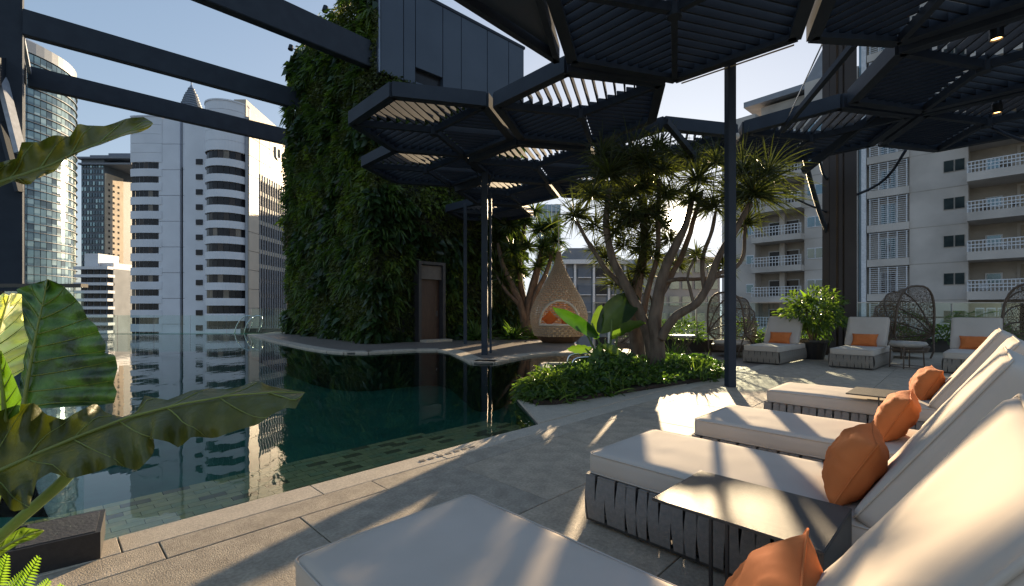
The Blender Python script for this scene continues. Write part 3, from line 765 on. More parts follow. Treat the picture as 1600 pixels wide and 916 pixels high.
# --- pale balcony block below
pb = thing('balcony_block', 'low pale apartment block with stacked balconies in front of the dark tower', 'building', (WX(122, 150), 150, -60))
PW = WX(173, 150)-WX(122, 150)
b = MB(); b.box((PW/2, 8, 37.4), (PW, 14, 74.8)); b.build('wall', GREYB, pb)
nfl = 26
for i in range(nfl):
    z = 60+1.25+66/720*150-i*2.6
    if z < 1: break
    q = MB(); q.box((PW/2-.2+.2*(i % 2), .1, z), (PW+.4, 2.6, .9)); q.build('balcony', WHITE, pb)
    for k in range(5):
        q = MB(); q.box((PW*(k+.5)/5, .95, z-1.2), (PW/5-.5, .3, 1.3)); q.build('window', DGLASS, pb)
b = MB(); b.box((2.5, 6, 60+1.25+66/720*150+2.5), (4.5, 8, 5)); b.box((6, 7, 60+1.25+66/720*150+1), (6, 8, 2)); b.build('roof_room', WHITE, pb)

# --- stepped spire far behind
sp = thing('spire_tower', 'distant steel spire rising behind the white office tower', 'building', (WX(299, 700), 700, -60))
zs = lambda y: 60+1.25+(485-y)/720*700
prof = [(34, 0), (34, zs(235)), (26, zs(230)), (24, zs(200)), (17, zs(196)), (16, zs(176)), (14, zs(168)), (11.5, zs(162)), (8, zs(150)), (4.5, zs(143)), (3, zs(138)), (.9, zs(133)), (.5, zs(112)), (0, zs(110))]
b = MB(); b.lathe(prof, n=16); b.build('shaft', mat('spire_steel', (.36, .40, .48), rough=.4, metal=.3), sp)
b = MB()
for y in range(140, 240, 4):
    r_ = np.interp(zs(y), [p[1] for p in prof], [p[0] for p in prof]); b.lathe([(r_, zs(y)-1), (r_+.9, zs(y)-1), (r_+.9, zs(y)+1), (r_, zs(y)+1)], n=16)
b.build('ring', SLATE, sp)

# --- beige residential block at the right, facade along v
HO = Vector((26.7, 50, 0)); hd = Vector((.67, -.743, 0)).normalized(); hn = Vector((-hd.y, hd.x, 0)) # hn points away from camera?
if hn.y < 0: hn = -hn
def S(px): r = (px-800)/720; return (r*50-26.7)/(hd.x-hd.y*r)
ho = thing('apartment_block', 'beige rendered apartment block with white railed balconies along the right', 'building', HO)
def hw(name, s0, s1, z0, z1, d0_, d1_, m_, parent=None, bev=0):
    q = MB(); q.par(hd*s0+hn*d0_+UP*z0, hd*(s1-s0), hn*(d1_-d0_), UP*(z1-z0)); return q.build(name, m_, parent or ho, bevel=bev)
FZ = [5.3+3.16*k for k in range(-20, 9)]
sA, sB, sC = S(1128), S(1340), S(1349)
s1180, s1257 = S(1180), S(1257)
s1421, s1513 = S(1421), S(1513)
ZL, ZR = 24.3, 36.5
# solid walls in strips so that the recesses are real
hw('wall', sA, s1180, -60, ZL-1.6, 0, 14, CONC)
hw('wall', s1257, sB, -60, ZL, 0, 14, CONC)
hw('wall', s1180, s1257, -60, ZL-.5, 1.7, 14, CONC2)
hw('wall', s1421, s1513, -60, ZR, 0, 16, CONC)
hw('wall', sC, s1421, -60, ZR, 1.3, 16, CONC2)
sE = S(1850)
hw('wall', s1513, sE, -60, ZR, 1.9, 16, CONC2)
hw('wall', sB, sC, -60, ZR, .5, 14, mat('blue_glass_strip', (.30, .42, .50), rough=.25, scale=.5))
hw('downpipe', sC-.1, sC+.25, -60, ZR, -.3, .1, WHITE)
hw('roof', sA+2, sB, ZL-.2, ZL+.4, 1, 16, ROOFM)
q = MB(); g0, g1, gm = S(1222), S(1325), S(1272)
q.add([hd*g0+UP*(ZL+.0)+hn*4, hd*g1+UP*ZL+hn*4, hd*gm+UP*(ZL+5.2)+hn*4, hd*g0+UP*ZL+hn*14, hd*g1+UP*ZL+hn*14, hd*gm+UP*(ZL+5.2)+hn*14], [(0, 1, 2), (3, 5, 4), (0, 2, 5, 3), (1, 4, 5, 2), (0, 3, 4, 1)])
q.build('roof_gable', ROOFM, ho)
for z in FZ:
    if z < -9: continue
    # floor joint lines (thin strips of darker render)
    if z < ZR: hw('joint', s1421+.02, s1513-.02, z-.05, z+.02, -.012, .02, CONC2)
    if z < ZL-2: hw('joint', s1257+.02, sB-.02, z-.05, z+.02, -.012, .02, CONC2)
    # twin windows
    for (a_, b_) in ((S(1475), S(1490)), (S(1492.5), S(1507))):
        f_ = hw('window', a_-.03, b_+.03, z+1.25, z+2.25, -.05, .0, CONC2); hw('pane', a_, b_, z+1.29, z+2.21, -.07, -.052, mat('flat_window', (.02, .03, .032), (.04, .055, .055), rough=.5, scale=1.5, spec=.1), f_)
    if z < ZL-4:
        for (a_, b_) in ((S(1262), S(1273)), (S(1275), S(1288))):
            f_ = hw('window', a_-.05, b_+.05, z+1.1, z+2.2, -.05, 0, WHITE); hw('pane', a_, b_, z+1.18, z+2.12, -.07, -.052, TG[2], f_)
        f_ = hw('window', S(1166), S(1178), z+1.0, z+2.0, -.05, 0, WHITE); hw('pane', S(1167), S(1177), z+1.08, z+1.9, -.07, -.052, TG[2], f_)
        # balcony on the left part
        bl = hw('balcony', s1180, s1257, z-.05, z+.55, -1.1, 1.7, CONC)
        q = MB()
        for hh in (1.0, 1.3, 1.6): q.par(hd*s1180-hn*1.05+UP*(z+hh-.1), hd*(s1257-s1180), hn*.06, UP*.06)
        nb = 16
        for k in range(nb+1): q.par(hd*(s1180+(s1257-s1180-.06)*k/nb)-hn*1.04+UP*(z+.5), hd*.05, hn*.05, UP*1.06)
        q.build('railing', WHITE, bl)
        hw('pillar', (s1180+s1257)/2-.25, (s1180+s1257)/2+.25, z+.55, z+3.1, .9, 1.65, CONC)
        f_ = hw('window', s1180+.8, s1180+2.3, z+.6, z+2.4, 1.62, 1.7, WHITE); hw('pane', s1180+.9, s1180+2.2, z+.7, z+2.3, 1.58, 1.61, DGLASS, f_)
        f_ = hw('window', s1257-2.4, s1257-.9, z+.6, z+2.4, 1.62, 1.7, WHITE); hw('pane', s1257-2.3, s1257-1.0, z+.7, z+2.3, 1.58, 1.61, BRONZE, f_)
    if z > ZR-3: continue
    # barred bay
    bl = hw('balcony', sC+.3, s1421, z-.05, z+.62, -.25, 1.3, CONC)
    f_ = hw('window', S(1371), S(1397), z+.65, z+2.7, 1.2, 1.3, WHITE)
    mw = BRONZE if z > 2 and z < 4 else TG[2]
    aa, ab = S(1371)+.06, S(1397)-.06
    for k in range(3):
        for j in range(3): hw('pane', aa+(ab-aa)*k/3+.03, aa+(ab-aa)*(k+1)/3-.03, z+.72+.64*j, z+1.32+.64*j, 1.15, 1.19, mw if k != 1 or random.random() < .7 else DGLASS, f_)
    q = MB()
    for k in range(13): q.par(hd*(sC+.45)-hn*.22+UP*(z+.72+k*.185), hd*(s1421-sC-.5), hn*.03, UP*.045)
    for k in range(5): q.par(hd*(sC+.5+(s1421-sC-.7)*k/4)-hn*.24+UP*(z+.62), hd*.07, hn*.06, UP*2.4)
    q.build('window_grille', WHITE, bl)
    # right-hand balconies
    bl = hw('balcony', s1513, sE, z-.05, z+.62, -1.5, 1.9, CONC)
    q = MB()
    for hh in (.95, 1.2, 1.5): q.par(hd*s1513-hn*1.45+UP*(z+hh-.05), hd*(sE-s1513), hn*.06, UP*.07)
    n2 = 46
    for k in range(n2+1): q.par(hd*(s1513+(sE-s1513-.06)*k/n2)-hn*1.44+UP*(z+.6), hd*.05, hn*.05, UP*.9)
    q.par(hd*s1513-hn*1.45+UP*(z+1.42), hn*2.9, hd*.07, UP*.07)
    for k in range(7): q.par(hd*s1513+hn*(-1.4+k*.42)+UP*(z+.6), hn*.05, hd*.05, UP*.85)
    q.build('railing', WHITE, bl)
    base = s1513
    f_ = hw('window', base+.9, base+1.9, z+1.3, z+2.2, 1.82, 1.9, WHITE); hw('pane', base+1.0, base+1.8, z+1.38, z+2.12, 1.78, 1.81, TG[2], f_)
    for off in (2.7, 8.2):
        f_ = hw('loggia', base+off, base+off+4.3, z+.6, z+2.95, 1.8, 1.9, CONC)
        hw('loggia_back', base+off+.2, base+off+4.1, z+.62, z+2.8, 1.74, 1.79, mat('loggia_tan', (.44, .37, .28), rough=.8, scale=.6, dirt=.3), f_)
        hw('pane', base+off+.5, base+off+1.8, z+.65, z+1.9, 1.69, 1.735, TG[2], f_)
        hw('pane', base+off+2.3, base+off+3.4, z+.65, z+1.9+random.uniform(-.3, .4), 1.69, 1.735, DGLASS, f_)
    # things drying behind the rail
    q = MB()
    for k in range(9):
        if random.random() < .6: q.box(hd*(base+.8+k*1.3+random.random()*.5)-hn*1.1+UP*(z+.95), (random.uniform(.2, .6), .3, random.uniform(.2, .55)))
    if q.v: tag(q.build('balcony_clutter', WHITE if random.random() < .5 else DGLASS2, bl), kind='stuff')
# low window band near terrace level
for k in range(4):
    f_ = hw('window', S(1526+k*17), S(1540+k*17), -.1, 1.45, -1.56, -1.5, WHITE); hw('pane', S(1527.5+k*17), S(1538.5+k*17), 0, 1.35, -1.6, -1.565, TG[0], f_)

# --- grey block with white frames and pale tower behind the hanging nest
gb = thing('grey_office', 'grey office block with white grid frames seen behind the hanging nest chair', 'building', (WX(883, 85), 85, -60))
GW = WX(1000, 85)-WX(883, 85); gz = lambda y: 60+1.25+(485-y)/720*85
b = MB(); b.box((GW/2, 8, gz(412)/2), (GW, 14, gz(412))); b.box((GW*.32, 10, gz(382)/2), (GW*.5, 10, gz(382))); b.build('wall', GREYB, gb)
b = MB(); b.box((GW/2-.3, .6, gz(409)), (GW+1, 1.6, .8))
for xx in (0, 1.9, 5.4, 8.2, 11.2, GW): b.box((xx, .75, gz(410)/2), (.4, .6, gz(410)))
b.build('white_frame', WHITE, gb)
for i in range(10):
    z = gz(420)-i*3.2
    for (xa, xb) in ((.4, 1.5), (2.5, 4.9), (5.8, 7.9), (8.7, 10.8)):
        q = MB(); q.box(((xa+xb)/2, .85, z-.7), (xb-xa, .4, 1.7)); f_ = q.build('window', DGLASS if (xa > 3 and xa < 7) else SLATE, gb)
        q = MB(); q.box(((xa+xb)/2, .55, z-1.6), (xb-xa, .3, .14)); q.build('sill', WHITE, f_)
pt = thing('pale_glass_block', 'pale blue glass block seen beside the rope of the nest chair', 'building', (WX(842, 110), 110, -60))
PW = WX(876, 110)-WX(842, 110); pz_ = lambda y: 60+1.25+(485-y)/720*110
b = MB(); b.box((PW/2, 8, pz_(318)/2), (PW, 14, pz_(318))); b.build('wall', mat('pale_blue_wall', (.40, .52, .60), rough=.3, scale=.3), pt)
b = MB()
for k in range(6): b.box((PW*k/5, .8, pz_(318)/2), (.16, .5, pz_(318)))
b.build('mullion', WHITE, pt)
for i in range(16):
    q = MB(); q.box((PW/2, .9, pz_(330)-i*3.4), (PW-.2, .3, .3)); q.build('spandrel', SLATE, pt)
wb = thing('low_grey_office', 'low blue grey office glimpsed through the dragon tree branches', 'building', (WX(1003, 80), 80, -60))
hw1 = 60+1.25+84/720*80
b = MB(); b.box((7.0, 7, hw1/2), (14, 12, hw1)); b.box((9.5, 8, hw1+.9), (5, 8, 1.8)); b.build('wall', GREYB, wb)
b = MB(); b.box((7, .9, hw1-.2), (14.4, .5, .5)); b.build('parapet', WHITE, wb)
for i in range(5):
    for k in range(6):
        q = MB(); q.box((1.4+2.25*k, .95, hw1-1.9-i*2.9), (1.7, .3, 1.6)); q.build('window', TG[2], wb)

# ================================================================== GLASS BALUSTRADES, LADDER, PLANTERS
gl = thing('glass_balustrade', 'frameless glass balustrade behind the round chairs at the right', 'balustrade', (2.6, 14.6, 0))
for k in range(9):
    q = MB(); q.box((.8+k*1.62, 0, .8), (1.58, .015, 1.36)); q.build('glass_panel', GLASS, gl)
for k in range(10):
    q = MB(); q.box((k*1.62, 0, .73), (.035, .05, 1.46)); q.build('baluster', mat('satin_post', (.45, .45, .45), rough=.3, metal=.7), gl)
b = MB(); b.box((7.3, 0, 1.49), (14.7, .04, .03)); b.build('top_rail', mat('satin_post', (.45, .45, .45)), gl)
b = MB(); b.box((10.5, .5, 1.02), (9, .05, .05)); b.build('mid_rail', STEEL, gl)
gl = thing('infinity_glass', 'low glass wall beyond the far infinity edge of the pool', 'balustrade', (-30, 25.6, 0))
for k in range(9):
    q = MB(); q.box((1.0+k*2.02, 0, .2), (1.98, .02, 1.55)); q.build('glass_panel', GLASS, gl)
b = MB(); b.box((9, -.35, -.35), (18, .5, .55)); b.build('overflow_kerb', POOLD, gl)
gl = thing('glass_screen', 'glass screen with a dark top rail behind the big taro leaves', 'balustrade', (-2.69, 2.9, 0))
for k in range(2):
    q = MB(); q.box((-.75-k*1.5, 0, .66), (1.48, .012, 1.42)); q.build('glass_panel', GLASS, gl)
b = MB(); b.box((-1.5, 0, 1.405), (3.0, .05, .022)); b.build('top_rail', BLACK, gl)
gl = thing('dark_end_fence', 'low dark wall with a glass panel at the far end of the plaza', 'wall', (-13.2, 27.0, 0))
b = MB(); b.box((-.4, 0, -.05), (4.5, .2, .5)); b.build('kerb', BLACK, gl)
b = MB(); b.box((-.2, -.1, .75), (3.6, .02, 1.2)); b.build('glass_panel', GLASS, gl)
# pool ladders
lad = thing('pool_ladder', 'chrome pool ladder rails at the far left tip of the plaza', 'ladder', P(391, 519))
for dx in (0, .55):
    b = MB(); pts = [(-.75+dx, -.3, -.6), (-.72+dx, -.3, .1), (-.5+dx, -.25, .65), (-.2+dx, -.15, .95), (.15+dx, 0, .92), (.1+dx, .05, .5), (-.1+dx, .05, 0)]
    b.tube(smooth_pts(pts, 2), .03, 6); b.build('rail', CHROME, lad, smooth=True)
for k in range(2):
    b = MB(); b.tube([(-.75, -.3, -.15-k*.3), (-.2, -.3, -.15-k*.3)], .02, 6); b.build('tread', CHROME, lad)
lad = thing('pool_handrail', 'curved chrome handrail at the pool steps beside the planting bed', 'handrail', P(893, 590))
for dy in (0, .7):
    b = MB(); b.tube(smooth_pts([(0, dy, -.4), (0, dy, .25), (.08, dy, .38), (.5, dy, .38), (.6, dy, .3), (.6, dy, 0)], 2), .022, 6); b.build('rail', CHROME, lad, smooth=True)
# small white kerbed box at the right end of the pool
kb = thing('kerbed_planter', 'small stone kerbed planter at the right end of the pool', 'planter', P(915, 585))
for (c_, d_) in (((-.1, -.45, .02), (1.4, .16, .32)), ((-.1, .45, .02), (1.4, .16, .32)), ((-.78, 0, .02), (.16, .76, .32)), ((.58, 0, .02), (.16, .76, .32))):
    b = MB(); b.box(c_, d_); b.build('kerb_stone', GRAN2, kb, bevel=.01)
b = MB(); b.box((-.1, 0, .04), (1.2, .74, .2)); b.build('soil', SOIL, kb)
for q_ in kb.children: pass

# near planter at bottom left
pa = P(157, 873); pb_ = Vector((-2.35, 2.10, 0)); dirp = (Vector((pb_.x-pa.x, pb_.y-pa.y, 0))).normalized(); dpp = Vector((dirp.y, -dirp.x, 0))
if dpp.y < 0: dpp = -dpp
pl = thing('planter_box', 'low black planter trough at the bottom left corner of the pool', 'planter', pa)
b = MB()
b.par((0, 0, 0), dirp*1.1, dpp*.02, UP*.135); b.par(dpp*.32, dirp*1.1, dpp*.02, UP*.135); b.par(dpp*.02, dirp*.02, dpp*.30, UP*.135); b.par(dpp*.02+dirp*1.08, dirp*.02, dpp*.3, UP*.135)
b.build('trough', mat('planter_black', (.014, .013, .015), (.02, .018, .02), rough=.5, scale=30, bump=.1), pl)
b = MB(); b.par(UP*.132+dirp*.02+dpp*.02, dirp*.28, dpp*.30, UP*.006); b.build('lid', mat('planter_lid', (.06, .055, .055), rough=.5, bump=.2), pl)
b = MB(); b.par(UP*.06+dirp*.3+dpp*.02, dirp*.78, dpp*.30, UP*.05); b.build('soil', SOIL, pl)

# ================================================================== CUSHIONS, LOUNGERS
def cushion(L, Wd, T, r=.045, puff=.02, n=(26, 14, 4), wr=.006, seed=0, name='cushion', m_=None, sag=0):
    """rounded box with a puffed top, its origin at the middle of the underside"""
    V = []; Fc = []; idx = {}
    def vert(i, j, k):
        key = (i, j, k)
        if key in idx: return idx[key]
        x = (i/n[0]-.5)*L; y = (j/n[1]-.5)*Wd; z = (k/n[2]-.5)*T
        hx, hy, hz = L/2-r, Wd/2-r, T/2-min(r, T*.48)
        c = Vector((max(-hx, min(hx, x)), max(-hy, min(hy, y)), max(-hz, min(hz, z)))); d = Vector((x, y, z))-c
        if d.length > 1e-9: p = c+d.normalized()*min(r, T*.48) if (abs(i/n[0]-.5) == .5 or abs(j/n[1]-.5) == .5 or abs(k/n[2]-.5) == .5) else Vector((x, y, z))
        else: p = Vector((x, y, z))
        ux, uy = 1-abs(2*x/L)**3, 1-abs(2*y/Wd)**3
        if z > 0: p.z += puff*max(ux, 0)*max(uy, 0)-sag*max(0, ux)*max(0, uy)
        nz = noise.noise(Vector((x*4+seed, y*5, z*6+seed*2))); n2_ = noise.noise(Vector((x*14+seed, y*5, seed)))
        p += Vector((0, nz*wr*.8*(1 if abs(2*y/Wd) > .9 else .2), (nz+n2_*.5)*wr))
        p.z += T/2; V.append(p); idx[key] = len(V)-1; return idx[key]
    a, b_, c_ = n
    for i in range(a):
        for j in range(b_):
            Fc.append((vert(i, j, c_), vert(i+1, j, c_), vert(i+1, j+1, c_), vert(i, j+1, c_)))
            Fc.append((vert(i, j, 0), vert(i, j+1, 0), vert(i+1, j+1, 0), vert(i+1, j, 0)))
    for i in range(a):
        for k in range(c_):
            Fc.append((vert(i, 0, k), vert(i+1, 0, k), vert(i+1, 0, k+1), vert(i, 0, k+1)))
            Fc.append((vert(i, b_, k), vert(i, b_, k+1), vert(i+1, b_, k+1), vert(i+1, b_, k)))
    for j in range(b_):
        for k in range(c_):
            Fc.append((vert(0, j, k), vert(0, j, k+1), vert(0, j+1, k+1), vert(0, j+1, k)))
            Fc.append((vert(a, j, k), vert(a, j+1, k), vert(a, j+1, k+1), vert(a, j, k+1)))
    q = MB(); q.add(V, Fc); return q.mesh(name, m_ or CUSH, smooth=True)
def pillow_mesh(L, Wd, T, name='pillow', m_=None, seed=0):
    n = 26; m2 = 20; V = []; Fc = []
    for s_ in (1, -1):
        for i in range(n+1):
            for j in range(m2+1):
                a = 2*i/n-1; c = 2*j/m2-1
                e = (max(0, 1-abs(a)**2.6)*max(0, 1-abs(c)**2.6))**.55
                pin = 1-.12*(1-abs(a)**2)*abs(c)**3; pin2 = 1-.09*(1-abs(c)**2)*abs(a)**3
                z = s_*T/2*e; wv = noise.noise(Vector((a*3+seed, c*3, s_)))*.014+noise.noise(Vector((a*8, c*8+seed, s_*3)))*.006
                rad = math.atan2(c, a); wv += .003*math.sin(rad*19+seed)*(abs(a)**2+abs(c)**2)*e
                V.append((a*L/2*pin2, c*Wd/2*pin, z+wv*(e > .05)*s_))
    m_i = (n+1)*(m2+1)
    for s_ in (0, 1):
        for i in range(n):
            for j in range(m2):
                f = [s_*m_i+i*(m2+1)+j, s_*m_i+(i+1)*(m2+1)+j, s_*m_i+(i+1)*(m2+1)+j+1, s_*m_i+i*(m2+1)+j+1]
                Fc.append(f if s_ == 0 else f[::-1])
    q = MB(); q.add(V, Fc); me = q.mesh(name, m_ or ORANGE, smooth=True)
    bm = bmesh.new(); bm.from_mesh(me); bmesh.ops.remove_doubles(bm, verts=bm.verts, dist=1e-4); bm.to_mesh(me); bm.free()
    return me
LL, LW = 2.0, .80
HINGE, BLEN, BANG = 1.375, .79, R(57)
def strap_mesh(m_, lean, name='strap', hgt=.25, w=.063):
    q = MB(); n = 6; vs = []
    for i in range(n+1):
        t = i/n; z = .285-t*hgt; x = lean*(t-.5); bul = .010+.014*math.sin(math.pi*t)
        for (dx, dy) in ((-w/2, 0), (w/2, 0), (w/2, .007), (-w/2, .007)): vs.append((x+dx, -bul+dy, z))
    vs2 = []
    fs = []
    for i in range(n):
        for k in range(4):
            k2 = (k+1) % 4; fs.append((i*4+k, i*4+k2, (i+1)*4+k2, (i+1)*4+k))
    fs += [(3, 2, 1, 0), tuple(n*4+k for k in range(4))]
    q.add(vs, fs)
    q.par((-w/2-lean/2, -.012, .284), (w, 0, 0), (0, .035, 0), (0, 0, .007))
    return q.mesh(name, m_)
seatM = cushion(1.98, LW-.02, .135, r=.03, puff=.006, n=(48, 20, 5), wr=.004, name='seat_cushion', seed=1)
backM = cushion(BLEN, LW-.02, .125, r=.032, puff=.004, n=(30, 24, 5), wr=.005, name='back_cushion', seed=5)
pilM = pillow_mesh(.33, .50, .19, seed=2)
def seam_mesh(L, Wd):
    pts = []; N = 24
    def ed(a, c): return (a*L/2*(1-.09*(1-c*c)*abs(a)**3), c*Wd/2*(1-.12*(1-a*a)*abs(c)**3), 0)
    for k in range(N): pts.append(ed(-1+2*k/N, -1))
    for k in range(N): pts.append(ed(1, -1+2*k/N))
    for k in range(N): pts.append(ed(1-2*k/N, 1))
    for k in range(N): pts.append(ed(-1, 1-2*k/N))
    pts.append(pts[0]); q = MB(); q.tube(pts, .0035, 5, False); return q.mesh('seam', ORANGE, smooth=True)
seamM = seam_mesh(.33, .50)
def lounger(label, grp, origin, rz, sm, fw, seed=0, width=LW):
    t_ = thing('sun_lounger', label, 'sun lounger', origin, rz, grp)
    q = MB()
    for z in (.03, .27):
        q.box((LL/2, .02, z+.0), (LL, .025, .025)); q.box((LL/2, LW-.02, z), (LL, .025, .025)); q.box((.02, LW/2, z), (.025, LW-.06, .025)); q.box((LL-.02, LW/2, z), (.025, LW-.06, .025))
    for x_ in (.02, LL-.02):
        for y_ in (.02, LW-.02): q.box((x_, y_, .15), (.03, .03, .23))
    q.build('frame', ALU, t_)
    q = MB(); q.box((LL/2, LW/2, .25), (LL-.08, LW-.08, .02)); q.box((LL/2, .07, .15), (LL-.1, .01, .2)); q.box((.07, LW/2, .15), (.01, LW-.14, .2)); q.build('deck_board', mat('inner_webbing', (.05, .047, .045), rough=.9, scale=30), t_)
    for x_ in (.12, LL-.12):
        for y_ in (.08, LW-.08):
            q = MB(); q.box((x_, y_, .009), (.05, .05, .02)); q.build('foot', ALU, t_)
    n = 30
    for k in range(n):
        x_ = .045+k*(LL-.09)/(n-1)
        inst('strap', sm[k % 2], t_, Matrix.Translation((x_, .008, 0)))
        inst('strap', sm[(k+1) % 2], t_, Matrix.Translation((x_, LW-.008, 0)) @ Matrix.Rotation(math.pi, 4, 'Z'))
    for k in range(12):
        y_ = .045+k*(LW-.09)/11
        inst('strap', sm[k % 2], t_, Matrix.Translation((.008, y_, 0)) @ Matrix.Rotation(-math.pi/2, 4, 'Z'))
    sc_ = inst('seat_cushion', seatM, t_, Matrix.Translation((LL/2, LW/2, .283))); inst('piping', pipeS, sc_)
    bk = inst('back_cushion', backM, t_, Matrix.Translation((HINGE, LW/2, .365)) @ Matrix.Rotation(-BANG, 4, 'Y') @ Matrix.Translation((BLEN/2, 0, 0)))
    inst('piping', pipeB, bk)
    q = MB(); s_ = math.sin(BANG); c_ = math.cos(BANG)
    for y_ in (.06, LW-.06):
        q.bar((HINGE+.02, y_, .345), (HINGE+.02+BLEN*.9*c_, y_, .345+BLEN*.9*s_), .025, .02, (0, 1, 0)); q.bar((HINGE+.05+BLEN*.6*c_, y_, .345+BLEN*.6*s_), (LL-.1, y_, .28), .015, .015, (0, 1, 0))
    q.build('back_frame', ALU, t_)
    return t_
def piping(L, Wd, T, r=.035):
    q = MB()
    for z in (.017, T-.012):
        pts = []
        for (cx_, cy_, a0) in ((L/2-r, Wd/2-r, 0), (-L/2+r, Wd/2-r, 90), (-L/2+r, -Wd/2+r, 180), (L/2-r, -Wd/2+r, 270)):
            for k in range(5): a = R(a0+k*22.5); pts.append((cx_+(r-.002)*math.cos(a), cy_+(r-.002)*math.sin(a), z))
        pts.append(pts[0]); q.tube(pts, .0042, 5, False)
    return q.mesh('piping', CUSH, smooth=True)
pipeS = piping(1.98, LW-.02, .135); pipeB = piping(BLEN, LW-.02, .125)
smN = [strap_mesh(STRAP, .017), strap_mesh(STRAP, -.017)]; smF = [strap_mesh(STRAPF, .017), strap_mesh(STRAPF, -.017)]
RZN = math.atan2(-.714, .70)
near = [((-.764, 1.571), 'cream sun lounger nearest the camera, cut off by the bottom edge of the picture', 'orange lumbar pillow lying against the nearest lounger back, cut by the bottom edge'),
        ((.434, 2.72), 'cream sun lounger with grey woven straps, beside the large dark side table', 'large orange pillow on the lounger beside the large dark side table'),
        ((1.384, 3.56), 'cream sun lounger in the middle of the near row, striped by branch shadows', 'orange pillow on the middle lounger of the near row, behind the largest pillow'),
        ((2.65, 4.84), 'cream sun lounger at the far end of the near row, under the small table', 'smallest orange pillow of the near row, on its farthest lounger')]
def put_pillow(o, rz, lab, grp, t=HINGE-.10, ang=R(62), turn=0, y=LW/2, z=.56):
    t_ = inst('pillow', pilM); t_.matrix_world = Matrix.Translation(o) @ Matrix.Rotation(rz, 4, 'Z') @ Matrix.Translation((t, y, z)) @ Matrix.Rotation(turn, 4, 'Z') @ Matrix.Rotation(-ang, 4, 'Y')
    inst('seam', seamM, t_); tag(t_, lab, 'pillow', grp); return t_
for (xy, lab, pl_) in near:
    o = Vector((xy[0], xy[1], 0))
    lounger(lab, 'near row of sun loungers', o, RZN, smN, 'grey')
    put_pillow(o, RZN, pl_, 'orange pillows on the near loungers', t={-.764: 1.31, .434: 1.235, 1.384: 1.18, 2.65: 1.23}[xy[0]], turn=R(random.uniform(2, 14)), y={-.764: .60, .434: .335, 1.384: .43, 2.65: .6}[xy[0]], ang=R(62), z={-.764: .525, .434: .57, 1.384: .565, 2.65: .56}[xy[0]])
RZF = math.atan2(u.y, u.x)
farl = [((6.07, 10.46), 'brown strapped cream lounger at the left of the far row, beside the potted bush', 'flat orange cushion on the left lounger of the far row'),
        ((7.52, 9.57), 'brown strapped cream lounger in front of the steel column cluster', 'flat orange cushion on the lounger in front of the column cluster'),
        ((9.11, 8.59), 'brown strapped cream lounger at the right of the far row, behind the near lounger backs', 'flat orange cushion on the right lounger of the far row')]
for (xy, lab, pl_) in farl:
    o = Vector((xy[0], xy[1], 0)); lounger(lab, 'far row of sun loungers', o, RZF, smF, 'brown')
    put_pillow(o, RZF, pl_, 'flat orange cushions on the far loungers', t=HINGE-.10, ang=R(60), z=.555)

# side tables
def side_table(label, c, rz, lx, ly, ht_, tk=.012):
    t_ = thing('side_table', label, 'side table', c, rz, 'dark metal side tables')
    q = MB(); q.box((lx/2, ly/2, ht_-tk/2), (lx, ly, tk)); q.build('table_top', TABLE, t_, bevel=.003)
    for (x_, y_) in ((.24, .012), (.30, .012)):
        q = MB(); q.box((x_, y_, (ht_-tk)/2), (.010, .016, ht_-tk-.002)); q.build('leg', ALU, t_)
    q = MB(); q.box((lx-.008, ly/2, (ht_-tk)/2), (.014, ly-.02, ht_-tk-.004)); q.build('side_panel', TABLE, t_)
    q = MB(); q.box((lx/2, .03, .02), (lx-.04, .02, .02)); q.build('base_bar', ALU, t_)
    return t_
side_table('large dark metal side table standing between the two nearest loungers', P(1018, 778, .47), RZN, .605, .475, .47)
side_table('small dark side table pushed over the farthest lounger of the near row', P(1321, 614, .49)-Vector((0, 0, .0)), RZN, .42, .50, .49)
for o in bpy.data.objects:
    if o.name.startswith('side_table') and o.parent is None: o.location.z = 0

# stool with a pale top between the far loungers
st = thing('stool', 'wire legged stool with a rounded pale top between the far loungers', 'stool', (8.52, 9.95, 0), .4)
b = MB(); b.lathe([(0, .46), (.24, .46), (.30, .49), (.31, .53), (.27, .575), (0, .585)], n=20); b.build('seat_pad', mat('stool_pad', (.42, .38, .34), rough=.9), st, smooth=True)
for k in range(4):
    a = k*math.pi/2+.3; q = MB(); q.tube([(.29*math.cos(a), .29*math.sin(a), 0), (.27*math.cos(a), .27*math.sin(a), .48)], .014, 6); q.build('leg', WICK, st)
q = MB()
for z in (.04, .4): q.tube([(.285*math.cos(a*.3142), .285*math.sin(a*.3142), z) for a in range(21)], .008, 5, False)
q.build('ring', WICK, st)

# hooded wicker chairs
def mesh_fabric(name, c, dens, scale=70):
    m = bpy.data.materials.new(name); m.use_nodes = True; n = m.node_tree.nodes; l = m.node_tree.links; n.clear()
    o = n.new('ShaderNodeOutputMaterial'); b_ = n.new('ShaderNodeBsdfDiffuse'); t = n.new('ShaderNodeBsdfTransparent'); mx = n.new('ShaderNodeMixShader')
    b_.inputs[0].default_value = (*c, 1); tc = n.new('ShaderNodeTexCoord'); w = n.new('ShaderNodeTexNoise'); w.inputs['Scale'].default_value = scale
    mp = n.new('ShaderNodeMapping'); mp.inputs['Scale'].default_value = (1, 1, .25); l.new(tc.outputs['Object'], mp.inputs[0]); l.new(mp.outputs[0], w.inputs[0])
    r = n.new('ShaderNodeValToRGB'); r.color_ramp.elements[0].position = dens-.06; r.color_ramp.elements[1].position = dens+.06
    l.new(w.outputs[0], r.inputs[0]); l.new(r.outputs[0], mx.inputs[0]); l.new(t.outputs[0], mx.inputs[1]); l.new(b_.outputs[0], mx.inputs[2]); l.new(mx.outputs[0], o.inputs[0]); return m
NET = mesh_fabric('woven_net', (.20, .155, .12), .49)
